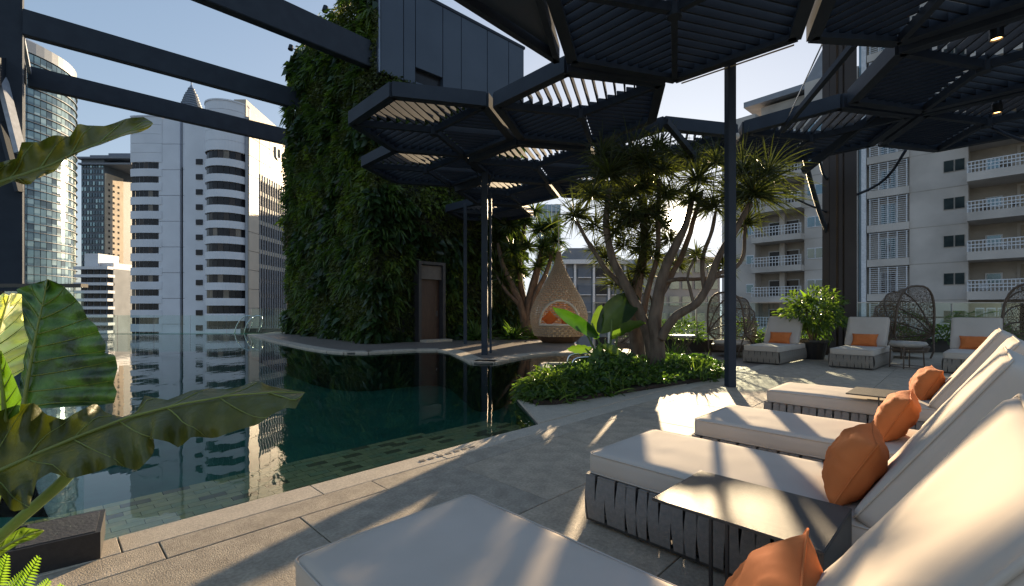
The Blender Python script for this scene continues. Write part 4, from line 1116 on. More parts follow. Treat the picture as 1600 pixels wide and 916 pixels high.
def hood_chair(label, loc, rz, hs=1.0):
    t_ = thing('hooded_chair', label, 'hooded chair', loc, rz, 'hooded wicker chairs by the balustrade')
    hw_ = .56; piv = (.25, .62); arcs = []
    for k, (ph, rr) in enumerate(((-4, 1.18), (24, 1.14), (48, 1.07), (72, 1.0), (98, .92), (122, .80))):
        a = R(ph); pts = []
        for i in range(17):
            t = math.pi*i/16; cy = math.copysign(abs(math.cos(t))**.7, math.cos(t)); rad = rr*hs*abs(math.sin(t))**.62
            pts.append(Vector((piv[0]-rad*math.sin(a), hw_*cy, piv[1]+rad*math.cos(a))))
        arcs.append(pts)
        q = MB(); q.tube(pts, (.028 if k in (0, 5) else .018), 6); q.build('arch', WICK, t_, smooth=True)
    q = MB()
    for A_, B_ in zip(arcs, arcs[1:]):
        for i in range(16): q.quad(A_[i], A_[i+1], B_[i+1], B_[i])
    q.build('net_hood', NET, t_)
    q = MB(); last = arcs[-1]
    for i in range(16): q.quad(last[i], last[i+1], Vector((-.35+.2*abs(i+1-8)/8, last[i+1].y*.8, .18)), Vector((-.35+.2*abs(i-8)/8, last[i].y*.8, .18)))
    q.build('net_back', NET, t_)
    q = MB()
    for s_ in (-1, 1):
        for pp in ([(.25, s_*hw_, .62), (.35, s_*.46, .2), (.3, s_*.42, 0)], [(-.35, s_*.42, .3), (-.38, s_*.40, 0)]):
            q = MB(); q.tube(pp, .022, 6); q.build('leg', WICK, t_)
        q = MB(); q.tube([(.25, s_*hw_, .62), (-.5, s_*.5, .5)], .016, 6); q.build('arm_rail', WICK, t_)
    q = MB(); q.lathe([(0, .16), (.50, .16), (.55, .30), (.53, .32), (0, .32)], (-.05, 0, 0), 20); q.build('seat', WICK, t_)
    q = MB(); q.lathe([(0, .32), (.47, .32), (.51, .36), (.47, .42), (0, .43)], (-.05, 0, 0), 20); q.build('seat_pad', CUSH, t_, smooth=True)
    return t_
hood_chair('hooded wicker chair with a fan of ribs, behind the right far loungers', (10.4, 12.2, 0), R(-84), 1.07)
hood_chair('hooded wicker chair cut off by the right edge of the picture', (12.5, 11.0, 0), R(-135), 1.08)
hood_chair('hooded wicker chair standing half behind the slim dark post', (6.05, 12.7, 0), R(-150), .95)
hood_chair('hooded wicker chair glimpsed behind the dragon tree trunks', (3.55, 13.3, 0), R(-40), .95)
ct = thing('coffee_table', 'round pale topped coffee table between two hooded chairs', 'coffee table', (4.78, 12.9, 0))
b = MB(); b.lathe([(0, .50), (.34, .50), (.36, .52), (.36, .56), (0, .565)], n=24); b.build('table_top', mat('pale_stone_top', (.40, .36, .32), rough=.5), ct)
b = MB()
for k in range(14):
    a = k*2*math.pi/14; b.tube([(.32*math.cos(a), .32*math.sin(a), .5), (.15*math.cos(a+.3), .15*math.sin(a+.3), .25), (.28*math.cos(a+.6), .28*math.sin(a+.6), 0)], .012, 5)
b.build('wire_base', WICK, ct)
for (x_, lab) in ((1290-800, 'a'),): pass
# long dark planter trough under the balustrade
tr = thing('planter_trough', 'long low dark planter trough below the balustrade', 'planter', (4.0, 13.95, 0))
b = MB(); b.box((6.5, 0, .18), (13.6, .5, .36)); b.build('trough', mat('trough_brown', (.03, .024, .02), rough=.6), tr)
b = MB(); b.box((6.5, 0, .365), (13.4, .42, .02)); b.build('soil', SOIL, tr)

# hanging nest chair
NB = D(873, 528, 18.0); NB.z = 0
nest = thing('nest_chair', 'large teardrop rattan nest chair hanging from a rope beside the pool', 'nest chair', NB)
pr = [(.92, .26), (.99, .45), (1.08, .75), (1.10, 1.05), (1.03, 1.35), (.90, 1.65), (.73, 1.95), (.55, 2.28), (.35, 2.62), (.20, 2.95), (.10, 3.25), (.045, 3.55)]
def rad_at(z): return float(np.interp(z, [p[1] for p in pr], [p[0] for p in pr]))
def opening(x_, y_, z): return y_ < 0 and z > .70 and ((x_+.05)/.74)**2+((z-.70)/.90)**2 < 1
q = MB(); q2_ = MB(); nr, ns = 36, 60
for i in range(nr):
    za = .26+(3.55-.26)*i/nr; zb = za+(3.55-.26)/nr*.80; ra, rb_ = rad_at(za), rad_at(zb)
    for k in range(ns):
        a, c = 2*math.pi*k/ns, 2*math.pi*(k+1)/ns; o1 = .034*(1 if (k+i) % 2 else -1); am = (a+c)/2
        if opening(ra*math.cos(am), ra*math.sin(am), za): continue
        q.quad(((ra-o1)*math.cos(a), (ra-o1)*math.sin(a), za), ((ra+o1)*math.cos(c), (ra+o1)*math.sin(c), za), ((rb_+o1)*math.cos(c), (rb_+o1)*math.sin(c), zb), ((rb_-o1)*math.cos(a), (rb_-o1)*math.sin(a), zb))
q.build('weave', RATTAN, nest)
q = MB()
for k in range(40):
    a = 2*math.pi*k/40; run = []
    for i in range(27):
        z = .26+3.29*i/26; r_ = rad_at(z); p = Vector((r_*math.cos(a), r_*math.sin(a), z))
        if opening(p.x, p.y, z):
            if len(run) > 1: q.tube(run, .014, 5)
            run = []
        else: run.append(p)
    if len(run) > 1: q.tube(run, .014, 5)
q.build('rib', RATTAN, nest)
pts = []
for i in range(33):
    t = math.pi*i/32; x_ = -.05+.74*math.cos(t); z = .70+.90*math.sin(t); r_ = rad_at(z)+.02; pts.append((x_, -math.sqrt(max(r_*r_-x_*x_, .01)), z))
for i in range(1, 16): x_ = -.79+1.48*i/16; r_ = rad_at(.7)+.02; pts.append((x_, -math.sqrt(r_*r_-x_*x_), .70))
pts.append(pts[0]); b = MB(); b.tube(pts, .045, 8, False); b.build('rim', RATRIM, nest, smooth=True)
b = MB(); b.lathe([(0, .28), (.9, .28), (.96, .5), (.95, .66), (0, .70)], n=30); b.build('seat_cushion', CUSH, nest, smooth=True)
b = MB(); b.tube([(0, 0, 3.5), (0, 0, 5.0)], .022, 6); b.build('rope', RATRIM, nest)
b = MB(); b.lathe([(0, 0), (.62, 0), (.75, .1), (.9, .27)], n=30); b.build('base', mat('nest_base', (.10, .055, .03), rough=.7), nest)
for (x_, rt, lab) in ((-.36, 20, 'left'), (.30, -15, 'right')):
    p_ = inst('pillow', pillow_mesh(.48, .48, .18, seed=8+x_)); p_.matrix_world = Matrix.Translation(NB+Vector((x_, -.05, .92))) @ Matrix.Rotation(R(90+rt*.3), 4, 'X') @ Matrix.Rotation(R(45 if x_ < 0 else 10), 4, 'Z')
    tag(p_, 'orange pillow inside the nest chair, the %s one' % lab, 'pillow', 'pillows in the nest chair')

# ================================================================== PLANTS
class Leaves:
    def __init__(s): s.q = MB()
    def blade(s, p, d, L, w, droop, seg=4, side=None, taper=True, fold=.0):
        d = d.normalized(); side = side or d.cross(Vector((random.uniform(-1, 1), random.uniform(-1, 1), random.uniform(-1, 1)))).normalized()
        pts = []; q_ = Vector(p); dd = Vector(d)
        for i in range(seg+1):
            t = i/seg; ww = w*(math.sin(math.pi*min(.12+t*.95, 1))**.7 if not taper else (1-t**2.2)*(.55+.45*min(1, t*4)))
            pts.append((q_-side*ww/2, q_+side*ww/2)); dd = (dd+Vector((0, 0, -droop/seg))).normalized(); q_ = q_+dd*L/seg
        vs = [x_ for pr_ in pts for x_ in pr_]
        s.q.add(vs, [(2*i, 2*i+1, 2*i+3, 2*i+2) for i in range(seg)])
    def rosette(s, c, axis, n, L, w, droop=.9, low=-.5):
        c = Vector(c); axis = Vector(axis).normalized()
        for _ in range(n):
            while True:
                d = Vector((random.gauss(0, 1), random.gauss(0, 1), random.gauss(0, 1))).normalized()
                if d.dot(axis) > low: break
            s.blade(c+d*.03-axis*random.uniform(0, .12), d+axis*.15, L*random.uniform(.6, 1.15), w, droop*random.uniform(.3, 1.3))
def limb(q, pts, r0, r1, n=8):
    pts = smooth_pts(pts, 2); m = len(pts)
    pts = [p+Vector((noise.noise(p*3)*.02, noise.noise(p*3+Vector((9, 0, 0)))*.02, 0)) for p in pts]
    q.tube(pts, [r0+(r1-r0)*i/(m-1)+noise.noise(pts[i]*6)*.008 for i in range(m)], n)

dt = thing('dragon_tree', 'many stemmed dragon tree with spiky leaf heads in the planting bed, the sun behind it', 'tree', P(1028, 582))
B0 = P(1028, 582)
def rl(px, py, Y): return D(px, py, Y)-B0
q = MB()
limb(q, [rl(1030, 590, 9.1), rl(1027, 545, 9.1), rl(1022, 505, 9.1), rl(1029, 465, 9.1), rl(1036, 425, 9.1), rl(1055, 385, 9.1), rl(1072, 350, 9.2), rl(1085, 300, 9.2)], .17, .05)
limb(q, [rl(1022, 560, 9.2), rl(1012, 520, 9.2), rl(998, 485, 9.2), rl(978, 445, 9.2), rl(955, 405, 9.2), rl(945, 350, 9.2), rl(952, 295, 9.2)], .14, .045)
limb(q, [rl(1000, 575, 9.9), rl(993, 520, 9.9), rl(990, 470, 9.9), rl(1002, 420, 9.9), rl(1010, 380, 9.9), rl(1000, 310, 9.9)], .18, .06)
limb(q, [rl(975, 450, 9.3), rl(945, 420, 9.3), rl(920, 380, 9.3), rl(900, 345, 9.3)], .06, .03)
limb(q, [rl(1032, 530, 9.0), rl(1048, 500, 8.9), rl(1068, 486, 8.8), rl(1092, 474, 8.7), rl(1108, 440, 8.7), rl(1122, 400, 8.6), rl(1150, 360, 8.5), rl(1172, 318, 8.5)], .10, .05)
limb(q, [rl(1092, 474, 8.7), rl(1118, 430, 8.8), rl(1128, 425, 8.8), rl(1152, 420, 8.8), rl(1164, 395, 8.8), rl(1164, 350, 8.8)], .05, .03)
limb(q, [rl(1085, 478, 8.7), rl(1080, 460, 8.8), rl(1074, 430, 8.9), rl(1085, 405, 8.9)], .035, .022)
limb(q, [rl(1040, 440, 9.1), rl(1060, 436, 9.1), rl(1090, 437, 9.2), rl(1130, 432, 9.4)], .045, .03)
limb(q, [rl(1030, 465, 9.1), rl(1050, 430, 9.4), rl(1068, 395, 9.5), rl(1084, 345, 9.5), rl(1095, 300, 9.5)], .07, .04)
limb(q, [rl(1004, 500, 9.4), rl(1012, 450, 9.5), rl(1030, 400, 9.5), rl(1028, 340, 9.5), rl(1030, 280, 9.5)], .07, .04)
limb(q, [rl(1100, 455, 8.8), rl(1096, 400, 9.0), rl(1112, 365, 9.0), rl(1118, 330, 9.0)], .05, .03)
q.build('trunk', BARK, dt, smooth=True)
lv = Leaves()
for (px, py, Y, L, n) in ((898, 335, 9.3, .62, 130), (925, 300, 9.0, .7, 130), (952, 270, 9.2, .85, 190), (985, 245, 9.4, .8, 170), (965, 320, 9.4, .7, 140), (1005, 290, 9.7, .75, 150), (1035, 262, 9.5, .7, 150),
                          (1090, 278, 9.3, .7, 150), (1075, 245, 9.8, .6, 110), (1115, 318, 9.0, .55, 110), (1010, 370, 9.8, .55, 120), (1000, 420, 9.8, .5, 110), (1088, 395, 8.95, .35, 70), (1130, 410, 9.2, .42, 90),
                          (1178, 300, 8.5, .95, 240), (1200, 268, 8.7, .8, 170), (1160, 262, 8.9, .75, 150), (1166, 345, 8.8, .5, 100), (945, 400, 9.6, .5, 100), (975, 380, 9.7, .5, 100), (1035, 350, 9.8, .5, 110), (1040, 300, 9.0, .5, 130), (1082, 306, 9.0, .42, 120), (1025, 330, 9.0, .40, 100), (1046, 372, 9.9, .4, 90), (985, 330, 9.0, .55, 110), (960, 360, 9.2, .5, 110), (1000, 385, 9.3, .45, 100), (985, 440, 9.9, .4, 90), (1060, 410, 9.9, .4, 90), (1000, 340, 9.9, .55, 120), (930, 385, 9.9, .4, 70), (1140, 300, 9.2, .6, 100), (1010, 330, 9.2, .6, 150), (1030, 225, 9.6, .6, 130), (985, 300, 9.9, .7, 130), (940, 240, 9.5, .6, 120), (975, 345, 9.3, .55, 120), (1120, 250, 9.4, .6, 120), (1010, 250, 9.2, .7, 130), (930, 350, 9.6, .5, 90), (1098, 320, 9.6, .4, 70), (1020, 395, 9.4, .45, 90), (1050, 300, 9.9, .5, 80), (960, 440, 9.7, .45, 80)):
    lv.rosette(rl(px, py, Y), (0, 0, 1), int(n*1.05), L*1.05, .027, 1.0)
lv.q.build('crown', LSPIKE, dt)

# second, darker tree in front of the tower door side
B0 = P(825, 528)
d2 = thing('shade_tree', 'darker branching tree with small leaf heads beside the nest chair, against the tower', 'tree', B0)
q = MB()
limb(q, [rl(826, 530, 20.5), rl(824, 490, 20.5), rl(832, 450, 20.5), rl(843, 410, 20.5), rl(850, 375, 20.5)], .30, .08)
limb(q, [rl(822, 520, 20.5), rl(815, 480, 20.3), rl(800, 445, 20.2), rl(785, 415, 20), rl(778, 380, 20)], .20, .07)
limb(q, [rl(828, 500, 20.4), rl(838, 455, 20.3), rl(856, 425, 20.2), rl(866, 380, 20.1)], .16, .06)
limb(q, [rl(824, 490, 20.5), rl(812, 440, 20.8), rl(812, 400, 20.8), rl(820, 350, 20.8)], .15, .06)
limb(q, [rl(826, 500, 20.5), rl(806, 470, 20.1), rl(790, 455, 20), rl(775, 430, 20)], .10, .05)
q.build('trunk', BARK, d2, smooth=True)
lv = Leaves()
for (px, py, n) in ((778, 372, 110), (795, 350, 110), (820, 345, 120), (845, 358, 120), (862, 352, 110), (868, 375, 100), (850, 385, 100), (800, 390, 100), (775, 405, 90), (825, 385, 110), (810, 420, 80), (840, 415, 80), (862, 400, 80), (768, 350, 90), (785, 435, 70), (835, 330, 80)):
    lv.rosette(rl(px, py, 20.3+random.uniform(-.5, .5)), (0, 0, 1), n, .85, .075, .9)
lv.q.build('crown', mat('shade_leaves', (.07, .10, .025), (.025, .045, .015), rough=.45, scale=1, trans=.3, island=.6, c3=(.14, .16, .05)), d2)
lv = Leaves()
B0 = Vector((0, 0, 0))
sh = [(P(832, 531), .5, 'small yellow green shrub at the foot of the tree by the nest chair')]
def clump(name, loc, n, L, w, lab, cat, m_=LBRIGHT, grp=None, droop=1.1, low=-.05, spread=.1):
    l_ = Leaves()
    for _ in range(n):
        d = Vector((random.gauss(0, .6), random.gauss(0, .6), abs(random.gauss(.7, .35))+.1))
        l_.blade(Vector((random.gauss(0, spread), random.gauss(0, spread), 0)), d, L*random.uniform(.55, 1.1), w, droop*random.uniform(.5, 1.4))
    o = l_.q.build(name, m_); o.location = loc; return tag(o, lab, cat, grp)
clump('shrub', P(833, 530), 90, .75, .13, 'small yellow green shrub at the foot of the tree by the nest chair', 'shrub')
clump('shrub', D(802, 523, 19.6)*Vector((1, 1, 0)) if False else Vector((.05, 19.8, 0)), 120, 1.0, .1, 'dark strappy shrub against the tower to the left of the branching tree', 'shrub', LBED)
clump('shrub', Vector((-1.5, 19.3, 0)), 120, 1.1, .07, 'grassy shrub between the tower door and the pergola post', 'shrub', LBED)
clump('strappy_plant', P(1052, 562), 90, .62, .035, 'upright strappy plant beside the dragon tree trunk in the bed', 'plant', LBRIGHT, droop=.8)
clump('strappy_plant', P(1008, 592), 70, .5, .035, 'low strappy plant at the front of the dragon tree trunk', 'plant', LBED, droop=.9)

# planting bed ground cover
bed = [P(808, 617), P(838, 634), P(870, 633), P(935, 622), P(1040, 605), P(1122, 592), P(1124, 575), P(1080, 566), P(1000, 566), P(930, 573), P(880, 590), P(840, 600)]
bedp = [(p.x, p.y) for p in bed]
b = MB(); b.prism(bedp, -.3, .06); tag(b.build('bed_soil', SOIL), kind='structure')
bx0, bx1 = min(p[0] for p in bedp), max(p[0] for p in bedp); by0, by1 = min(p[1] for p in bedp), max(p[1] for p in bedp)
def edge_dist(x_, y_):
    m_ = 9
    for i in range(len(bedp)):
        A_, B_ = Vector(bedp[i]), Vector(bedp[(i+1) % len(bedp)]); p = Vector((x_, y_)); t = max(0, min(1, (p-A_).dot(B_-A_)/(B_-A_).length_squared)); m_ = min(m_, (p-A_-(B_-A_)*t).length)
    return m_
def bed_pos(n):
    out = []; dr = []
    while len(out) < n:
        x_, y_ = random.uniform(bx0, bx1), random.uniform(by0, by1)
        if not inside((x_, y_), bedp): continue
        hgt = (.72 if x_ < 2.2 else .5)*(.12+.26*min(1, edge_dist(x_, y_)/.45))*(.65+.9*(noise.noise(Vector((x_*1.3, y_*1.3, 1)))+.35)); hgt = max(.08, hgt)
        z = .05+hgt*random.uniform(.35, 1.1)
        out.append((x_+random.gauss(0, .05), y_+random.gauss(0, .05), z)); dr.append((random.gauss(0, .8), random.gauss(0, .8)-.15, random.uniform(-.1, 1)))
    return np.array(out), np.array(dr)
o = leaf_cloud(20000, bed_pos, .105, 'ground_cover', LBED, aspect=.42)
tag(o, 'low mounded leafy ground cover filling the planting bed', 'ground cover')
bm1 = P(848, 617); 
def mound(c, rx, rz_, n, size, m_, lab, name='shrub', seed=0, aspect=.4, grp=None):
    def pf(n_):
        d = np.random.randn(n_, 3); d /= np.linalg.norm(d, axis=1)[:, None]; d[:, 2] = np.abs(d[:, 2])*1.0-.15
        nn_ = np.array([noise.noise(Vector(x_)*2.2+Vector((seed, 0, 0))) for x_ in d]); r_ = (np.random.uniform(.45, 1, n_)**.6)*(1+.45*nn_)
        p = d*r_[:, None]*np.array([rx, rx, rz_]); p[:, 2] = np.maximum(p[:, 2], .0)+.04
        return p, d+np.random.randn(n_, 3)*.5
    o = leaf_cloud(n, pf, size, name, m_, aspect=aspect, kind=None); o.location = c; return tag(o, lab, 'shrub', grp)
mound(P(852, 622), .42, .42, 1600, .13, LBRIGHT, 'light green feathery shrub at the left tip of the planting bed', aspect=.2)
mound(P(905, 612), .55, .38, 1600, .12, LBED, 'dark spreading shrub at the front edge of the planting bed', seed=3)
mound(P(1075, 588), .6, .32, 1500, .12, LBRIGHT, 'sunlit leafy shrub at the right end of the planting bed', seed=5)
mound(P(960, 600), .5, .48, 1500, .13, LBED, 'rounded dark shrub below the banana leaves', seed=7)

for (px, py, n_, L_, lab) in ((868, 628, 46, .36, 'spiky tuft at the front left of the planting bed'), (955, 616, 50, .40, 'spiky tuft at the front of the bed below the broad leaved plant'), (1085, 596, 50, .42, 'spiky tuft at the right front of the bed near the slim post'), (1105, 578, 44, .40, 'spiky tuft at the back right corner of the bed'), (990, 606, 40, .34, 'spiky tuft at the front of the bed below the dragon tree')):
    clump('grass_tuft', P(px, py)+Vector((0, 0, .05)), n_, L_, .022, lab, 'grass tuft', LBRIGHT, 'spiky tufts in the planting bed', droop=.7)
# banana like plant with broad leaves
def broad_leaf(q, p, d, L, w, droop, side, cup=.25, seg=12, ruffle=.02):
    """broad blade: seg rows by 6 columns, with a raised midrib"""
    d = Vector(d).normalized(); side = Vector(side); side = (side-d*side.dot(d)).normalized(); pts = []; c = Vector(p); rows = []
    for i in range(seg+1):
        t = i/seg; ww = w*math.sin(math.pi*min(1, t*.97+.03))**.65; nrm = side.cross(d).normalized(); row = []
        for k in range(-3, 4):
            f = k/3; rf = ruffle*math.sin(t*26+k)*abs(f); row.append(c+side*ww/2*f+nrm*(abs(f)**1.5*cup*ww+rf))
        rows.append(row); d = (d+Vector((0, 0, -droop/seg))).normalized(); c = c+d*L/seg
    q.add([x_ for r_ in rows for x_ in r_], [(i*7+k, i*7+k+1, (i+1)*7+k+1, (i+1)*7+k) for i in range(seg) for k in range(6)])
    return rows
B0 = P(938, 588); bp_ = thing('banana_plant', 'broad leaved banana like plant in front of the nest chair', 'plant', B0)
q = MB()
for (tx, ty, lab) in ((905, 505, 0), (925, 505, 0), (955, 500, 1), (945, 530, 1), (965, 525, 1), (915, 545, 1)):
    limb(q, [rl(938+random.uniform(-12, 22), 585, 8.75), rl((938+tx)/2+8, (585+ty)/2, 8.75), rl(tx, ty, 8.7)], .028, .016, 6)
q.build('stem', mat('plant_stem', (.10, .16, .04), rough=.5), bp_, smooth=True)
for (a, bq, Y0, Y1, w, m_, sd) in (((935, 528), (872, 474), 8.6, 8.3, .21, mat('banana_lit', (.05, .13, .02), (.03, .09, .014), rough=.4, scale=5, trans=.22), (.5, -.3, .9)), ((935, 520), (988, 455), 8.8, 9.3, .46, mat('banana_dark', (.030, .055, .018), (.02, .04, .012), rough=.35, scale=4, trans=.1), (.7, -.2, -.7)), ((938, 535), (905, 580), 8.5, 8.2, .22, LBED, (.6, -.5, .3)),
                                  ((955, 530), (1003, 500), 8.7, 8.6, .26, LBED, (.4, -.5, .8)), ((940, 540), (972, 560), 8.4, 8.2, .2, LBRIGHT, (.5, -.6, .4)), ((930, 530), (938, 478), 8.9, 9.0, .2, LBRIGHT, (.9, -.3, 0)), ((925, 545), (888, 540), 8.8, 8.9, .16, LBED, (.4, -.5, .8))):
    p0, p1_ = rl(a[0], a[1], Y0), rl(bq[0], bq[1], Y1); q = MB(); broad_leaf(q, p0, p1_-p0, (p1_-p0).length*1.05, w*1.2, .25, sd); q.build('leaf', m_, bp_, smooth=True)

# potted bush and plants by the balustrade
B0 = P(1267, 553); B0.y += 0; bt = thing('potted_bush', 'bushy potted plant with yellow green leaves in a black pot, left of the steel columns', 'potted plant', Vector((7.75, 11.9, 0)))
b = MB(); b.lathe([(0, 0), (.26, 0), (.34, .42), (.37, .44), (.37, .50), (.33, .50), (.31, .46), (0, .46)], n=24); b.build('pot', BLACK, bt)
q = MB()
for k in range(7):
    a = random.uniform(0, 6.28); limb(q, [(0.05*math.cos(a), .05*math.sin(a), .45), (.15*math.cos(a), .15*math.sin(a), .85), (.38*math.cos(a), .38*math.sin(a), 1.35)], .022, .01, 5)
q.build('stem', BARK, bt)
def bushp(n_):
    d = np.random.randn(n_, 3); d /= np.linalg.norm(d, axis=1)[:, None]; r_ = np.random.uniform(.35, 1, n_)**.5
    p = d*r_[:, None]*np.array([.66, .55, .55])*(1+.3*np.sin(d[:, :1]*5+d[:, 2:]*7)); p[:, 2] += 1.18; p[:, 2] = np.maximum(p[:, 2], .55); return p, d+np.random.randn(n_, 3)*.6
o = leaf_cloud(2300, bushp, .15, 'foliage', LBRIGHT, aspect=.33, kind=None, parent=bt)
q = Leaves()
for _ in range(5): q.blade((random.gauss(0, .05), 0, 1.3), Vector((random.gauss(-.15, .3), random.gauss(0, .2), 1)), .62, .13, .5, 6)
q.q.build('tall_leaf', FERN, bt)
for (x_, y_, hgt, w, n, lab) in ((3.9, 13.9, .5, .5, 420, 'leafy shrub in the trough behind the dragon tree'), (5.3, 13.95, .75, .55, 520, 'feathery shrub in the trough left of the hidden hooded chair'), (7.0, 13.9, .7, .5, 520, 'rounded sunlit shrub in the trough behind the left far lounger'),
                            (9.15, 13.7, .9, .45, 520, 'tall shrub squeezed beside the steel columns in the trough'), (11.5, 13.9, .45, .6, 520, 'low bright shrub in the trough right of the fan ribbed chair'), (13.0, 13.9, .5, .6, 500, 'low leafy shrub in the trough behind the right far lounger'), (14.6, 13.9, .5, .6, 500, 'low leafy shrub in the trough at the right edge')):
    mound(Vector((x_, y_, .35)), w, hgt, n, .17, LBRIGHT, lab, seed=x_, aspect=.28, grp='shrubs in the planter trough')
def palm(loc, n, L, lab):
    t_ = thing('areca_palm', lab, 'palm', loc)
    for _ in range(n):
        a = random.uniform(0, 6.28); d = Vector((math.cos(a)*.55, math.sin(a)*.55, 1)).normalized(); c = Vector((0, 0, 0)); l_ = Leaves(); pts = [c.copy()]
        for i in range(14):
            d = (d+Vector((0, 0, -.07))).normalized(); c = c+d*L/14; pts.append(c.copy())
            if i > 3:
                sd = d.cross(UP).normalized()
                for s_ in (-1, 1): l_.blade(c, sd*s_+d*.7, L*.26*(1-abs(i-8)/12), .028, .5, 3)
        l_.q.tube(pts, .008, 4); l_.q.build('frond', LBRIGHT, t_)
palm(Vector((12.5, 13.3, .35)), 12, 1.35, 'young palm rising behind the right far lounger against the apartment block')
palm(Vector((4.6, 13.7, .35)), 9, .95, 'small palm behind the coffee table, seen through the dragon tree')

# ================================================================== FOREGROUND TARO LEAVES
def poly_at(pts, n):
    """resample a pixel polyline with depth: (px, py)"""
    P3 = resample([Vector((p[0], p[1], 0)) for p in pts], n); return P3
def taro_leaf(edgeA, mid, edgeB, YA, YM, YB, m_, n=44, rows=7, curlA=.05, curlB=.05, wave=.012, seed=0, veins=9, name='leaf', parent=None, vein_m=None, off=Vector((0, 0, 0))):
    A_, M_, B_ = poly_at(edgeA, n), poly_at(mid, n), poly_at(edgeB, n)
    def yy(Y, i): return (Y[0]+(Y[1]-Y[0])*i/(n-1)) if isinstance(Y, tuple) else Y
    q = MB(); grid = []
    for i in range(n):
        row = []
        for s_, (E_, YE, curl) in enumerate(((A_, YA, curlA), (B_, YB, curlB))):
            for k in range(rows):
                f = 1-k/rows if s_ == 0 else (k+1)/rows
                x_ = M_[i].x+(E_[i].x-M_[i].x)*f; y_ = M_[i].y+(E_[i].y-M_[i].y)*f
                Y = yy(YM, i)+(yy(YE, i)-yy(YM, i))*f+curl*math.sin(f*math.pi)*.5
                Y += wave*f*math.sin(i*.9+seed+s_)+wave*.8*noise.noise(Vector((x_*.03, y_*.03, seed)))
                # quilting between the side veins
                Y += .006*math.cos((i/(n-1)*veins-f*.9)*2*math.pi)*min(1, f*2)
                row.append((x_, y_, Y))
            if s_ == 0: row.append((M_[i].x, M_[i].y, yy(YM, i)+.006))
        grid.append(row)
    C_ = 2*rows+1
    for r_ in grid: q.v += [tuple(D(*c)-off) for c in r_]
    for i in range(n-1):
        for k in range(C_-1): q.f.append([i*C_+k, i*C_+k+1, (i+1)*C_+k+1, (i+1)*C_+k]); q.m.append(0)
    o = q.build(name, m_, parent, smooth=True)
    vq = MB(); mp_ = [D(M_[i].x, M_[i].y, yy(YM, i)-.004)-off for i in range(n)]; vq.tube(mp_, [.0075*(1-.75*i/(n-1)) for i in range(n)], 6)
    for v_ in range(veins):
        i0 = int((v_+.3)/veins*(n-1))
        for s_ in (0, 1):
            pts = []
            for k in range(rows+1):
                f = k/rows; fi = min(n-1.001, i0+f*(n-1)/veins*.9); ii = int(fi); fr_ = fi-ii; col_ = rows-k if s_ == 0 else rows+k
                col_ = max(0, min(C_-1, col_)); c = grid[ii][col_]; c2_ = grid[ii+1][col_]; pts.append(D(c[0]+(c2_[0]-c[0])*fr_, c[1]+(c2_[1]-c[1])*fr_, c[2]+(c2_[2]-c[2])*fr_-.003)-off)
            vq.tube(pts, [.0028*(1-.7*k/rows) for k in range(rows+1)], 4)
    vq.build('leaf_vein', vein_m or LVEIN, o, smooth=True)
    return o
tb = Vector((-2.0, 1.55, .1)); taro = thing('taro_plant', 'giant taro plant with huge ruffled leaves at the left edge, beside the pool', 'plant', tb)
# big dark leaf across the pool
taro_leaf([(-120, 690), (-60, 668), (0, 642), (30, 632), (55, 630), (72, 648), (100, 656), (128, 640), (150, 630), (165, 645), (190, 652), (212, 645), (226, 618), (244, 622), (262, 625), (300, 610), (330, 607), (358, 608), (380, 603), (402, 594), (420, 603), (445, 608), (474, 613)],
          [(-120, 785), (0, 735), (60, 708), (120, 683), (200, 652), (280, 632), (360, 618), (430, 613), (476, 614)],
          [(-120, 850), (-40, 800), (0, 772), (18, 800), (45, 795), (58, 750), (80, 738), (110, 748), (150, 738), (180, 726), (215, 736), (238, 712), (243, 695), (232, 684), (262, 690), (280, 700), (300, 682), (335, 685), (372, 672), (402, 664), (425, 648), (440, 640), (455, 636), (460, 642), (474, 616)],
          (1.35, 1.75), (1.30, 1.62), (1.12, 1.55), LBIG, n=90, curlA=.03, curlB=-.03, wave=.02, seed=2, veins=8, parent=taro, off=tb)
# top left leaf
taro_leaf([(-90, 262), (-20, 256), (0, 254), (14, 250), (26, 248), (34, 222), (62, 222), (76, 214), (86, 211), (109, 214), (122, 193), (136, 196), (164, 197), (180, 192), (195, 186), (206, 184), (225, 183), (238, 191)],
          [(-90, 330), (0, 285), (40, 272), (80, 258), (120, 238), (160, 222), (200, 206), (238, 193)],
          [(-90, 400), (-20, 310), (0, 292), (22, 283), (34, 288), (47, 289), (54, 281), (84, 269), (94, 258), (97, 247), (125, 236), (156, 227), (194, 212), (219, 207), (234, 200), (239, 193)],
          (1.25, 1.62), (1.25, 1.55), (1.15, 1.5), mat('taro_leaf_top', (.12, .12, .02), (.08, .085, .014), rough=.42, scale=9, trans=.25, bump=.3, bscale=28), n=70, curlA=.03, curlB=-.04, wave=.015, seed=5, veins=7, parent=taro, off=tb)
# upright quilted green leaf
taro_leaf([(28, 640), (30, 610), (35, 570), (38, 530), (33, 500), (30, 472), (26, 452), (40, 447), (60, 441), (72, 438)],
          [(36, 640), (44, 590), (52, 545), (60, 505), (68, 470), (74, 437)],
          [(150, 634), (178, 630), (183, 612), (177, 600), (184, 575), (180, 555), (164, 552), (166, 538), (156, 522), (150, 508), (137, 498), (128, 478), (112, 460), (98, 446), (84, 440), (74, 436)],
          (1.90, 1.98), (1.85, 1.95), (1.78, 1.95), LBIG2, n=60, curlA=.02, curlB=.06, wave=.014, seed=9, veins=9, parent=taro, off=tb)
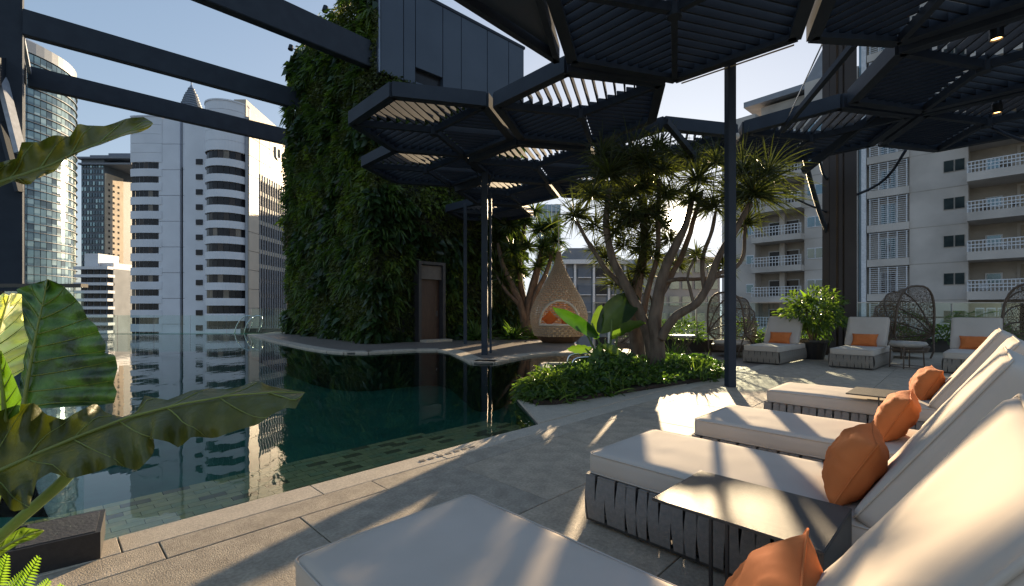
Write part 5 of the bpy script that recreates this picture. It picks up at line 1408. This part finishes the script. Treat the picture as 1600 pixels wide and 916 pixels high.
# leaf painted pale for the sun on it, and a small green one
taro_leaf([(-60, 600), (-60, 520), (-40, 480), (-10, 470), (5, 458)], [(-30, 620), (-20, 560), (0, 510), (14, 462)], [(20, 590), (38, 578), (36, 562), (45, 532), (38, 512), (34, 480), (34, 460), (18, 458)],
          (1.5, 1.6), (1.6, 1.65), (1.72, 1.75), LSUNLIT, n=40, wave=.03, seed=12, veins=7, parent=taro, off=tb)
taro_leaf([(-40, 680), (-30, 600), (-20, 560), (-2, 545)], [(8, 660), (4, 610), (0, 575), (-1, 548)], [(30, 645), (34, 622), (24, 595), (15, 575), (2, 548)],
          1.45, 1.45, 1.42, mat('taro_leaf_lime', (.10, .20, .025), (.07, .14, .018), rough=.4, scale=8, trans=.25, bump=.3), n=30, seed=15, veins=5, parent=taro, off=tb)
taro_leaf([(-20, 862), (10, 838), (35, 824), (66, 828)], [(-20, 872), (15, 850), (40, 838), (68, 829)], [(-20, 885), (10, 862), (30, 850), (55, 842), (68, 831)], 1.7, 1.68, 1.66, LBRIGHT, n=24, seed=18, veins=5, parent=taro, off=tb, wave=.006)
b = MB(); b.tube(smooth_pts([D(-40, 880, 1.45)-tb, D(0, 838, 1.45)-tb, D(50, 795, 1.42)-tb, D(100, 752, 1.40)-tb, D(118, 728, 1.39)-tb], 2), [.022, .019, .017, .016, .015, .014, .013, .012, .012, .011, .011, .01, .01, .01][:1]*0 or .016, 10)
b.build('stalk', mat('taro_stalk', (.16, .24, .05), (.12, .19, .04), rough=.4, scale=12, trans=.2), taro, smooth=True)
b = MB()
for (p_, q_) in (((-10, 800, 1.9), (36, 640, 1.86)), ((-60, 900, 1.3), (-100, 330, 1.3)), ((-50, 860, 1.6), (-25, 620, 1.6))):
    b.tube([D(*p_)-tb, D((p_[0]+q_[0])/2-6, (p_[1]+q_[1])/2, (p_[2]+q_[2])/2)-tb, D(*q_)-tb], .012, 8)
b.build('stalk', MC['taro_stalk'], taro, smooth=True)
# bright fern fronds at the bottom left
ft = Vector(D(-10, 940, 1.5)); fn = thing('fern', 'bright yellow green fern fronds at the bottom left corner', 'fern', ft)
for (p0, p1_, L) in (((-15, 960), (12, 865), 1), ((10, 965), (62, 868), 1), ((30, 975), (78, 905), 1), ((-30, 930), (2, 872), 1), ((60, 990), (98, 912), 1), ((-20, 980), (38, 892), 1)):
    a, c = D(p0[0], p0[1], 1.50)-ft, D(p1_[0], p1_[1], 1.47)-ft; l_ = Leaves(); d = (c-a); sd = d.normalized().cross(Vector((0, 1, 0))).normalized()
    for i in range(22):
        t = i/22; p = a+d*t
        for s_ in (-1, 1): l_.blade(p, sd*s_+d.normalized()*.55, .055*(1-t)**.7+.006, .009, .15, 3, side=d.normalized())
    l_.q.tube([a, c], [.003, .001], 4); l_.q.build('frond', FERN, fn)
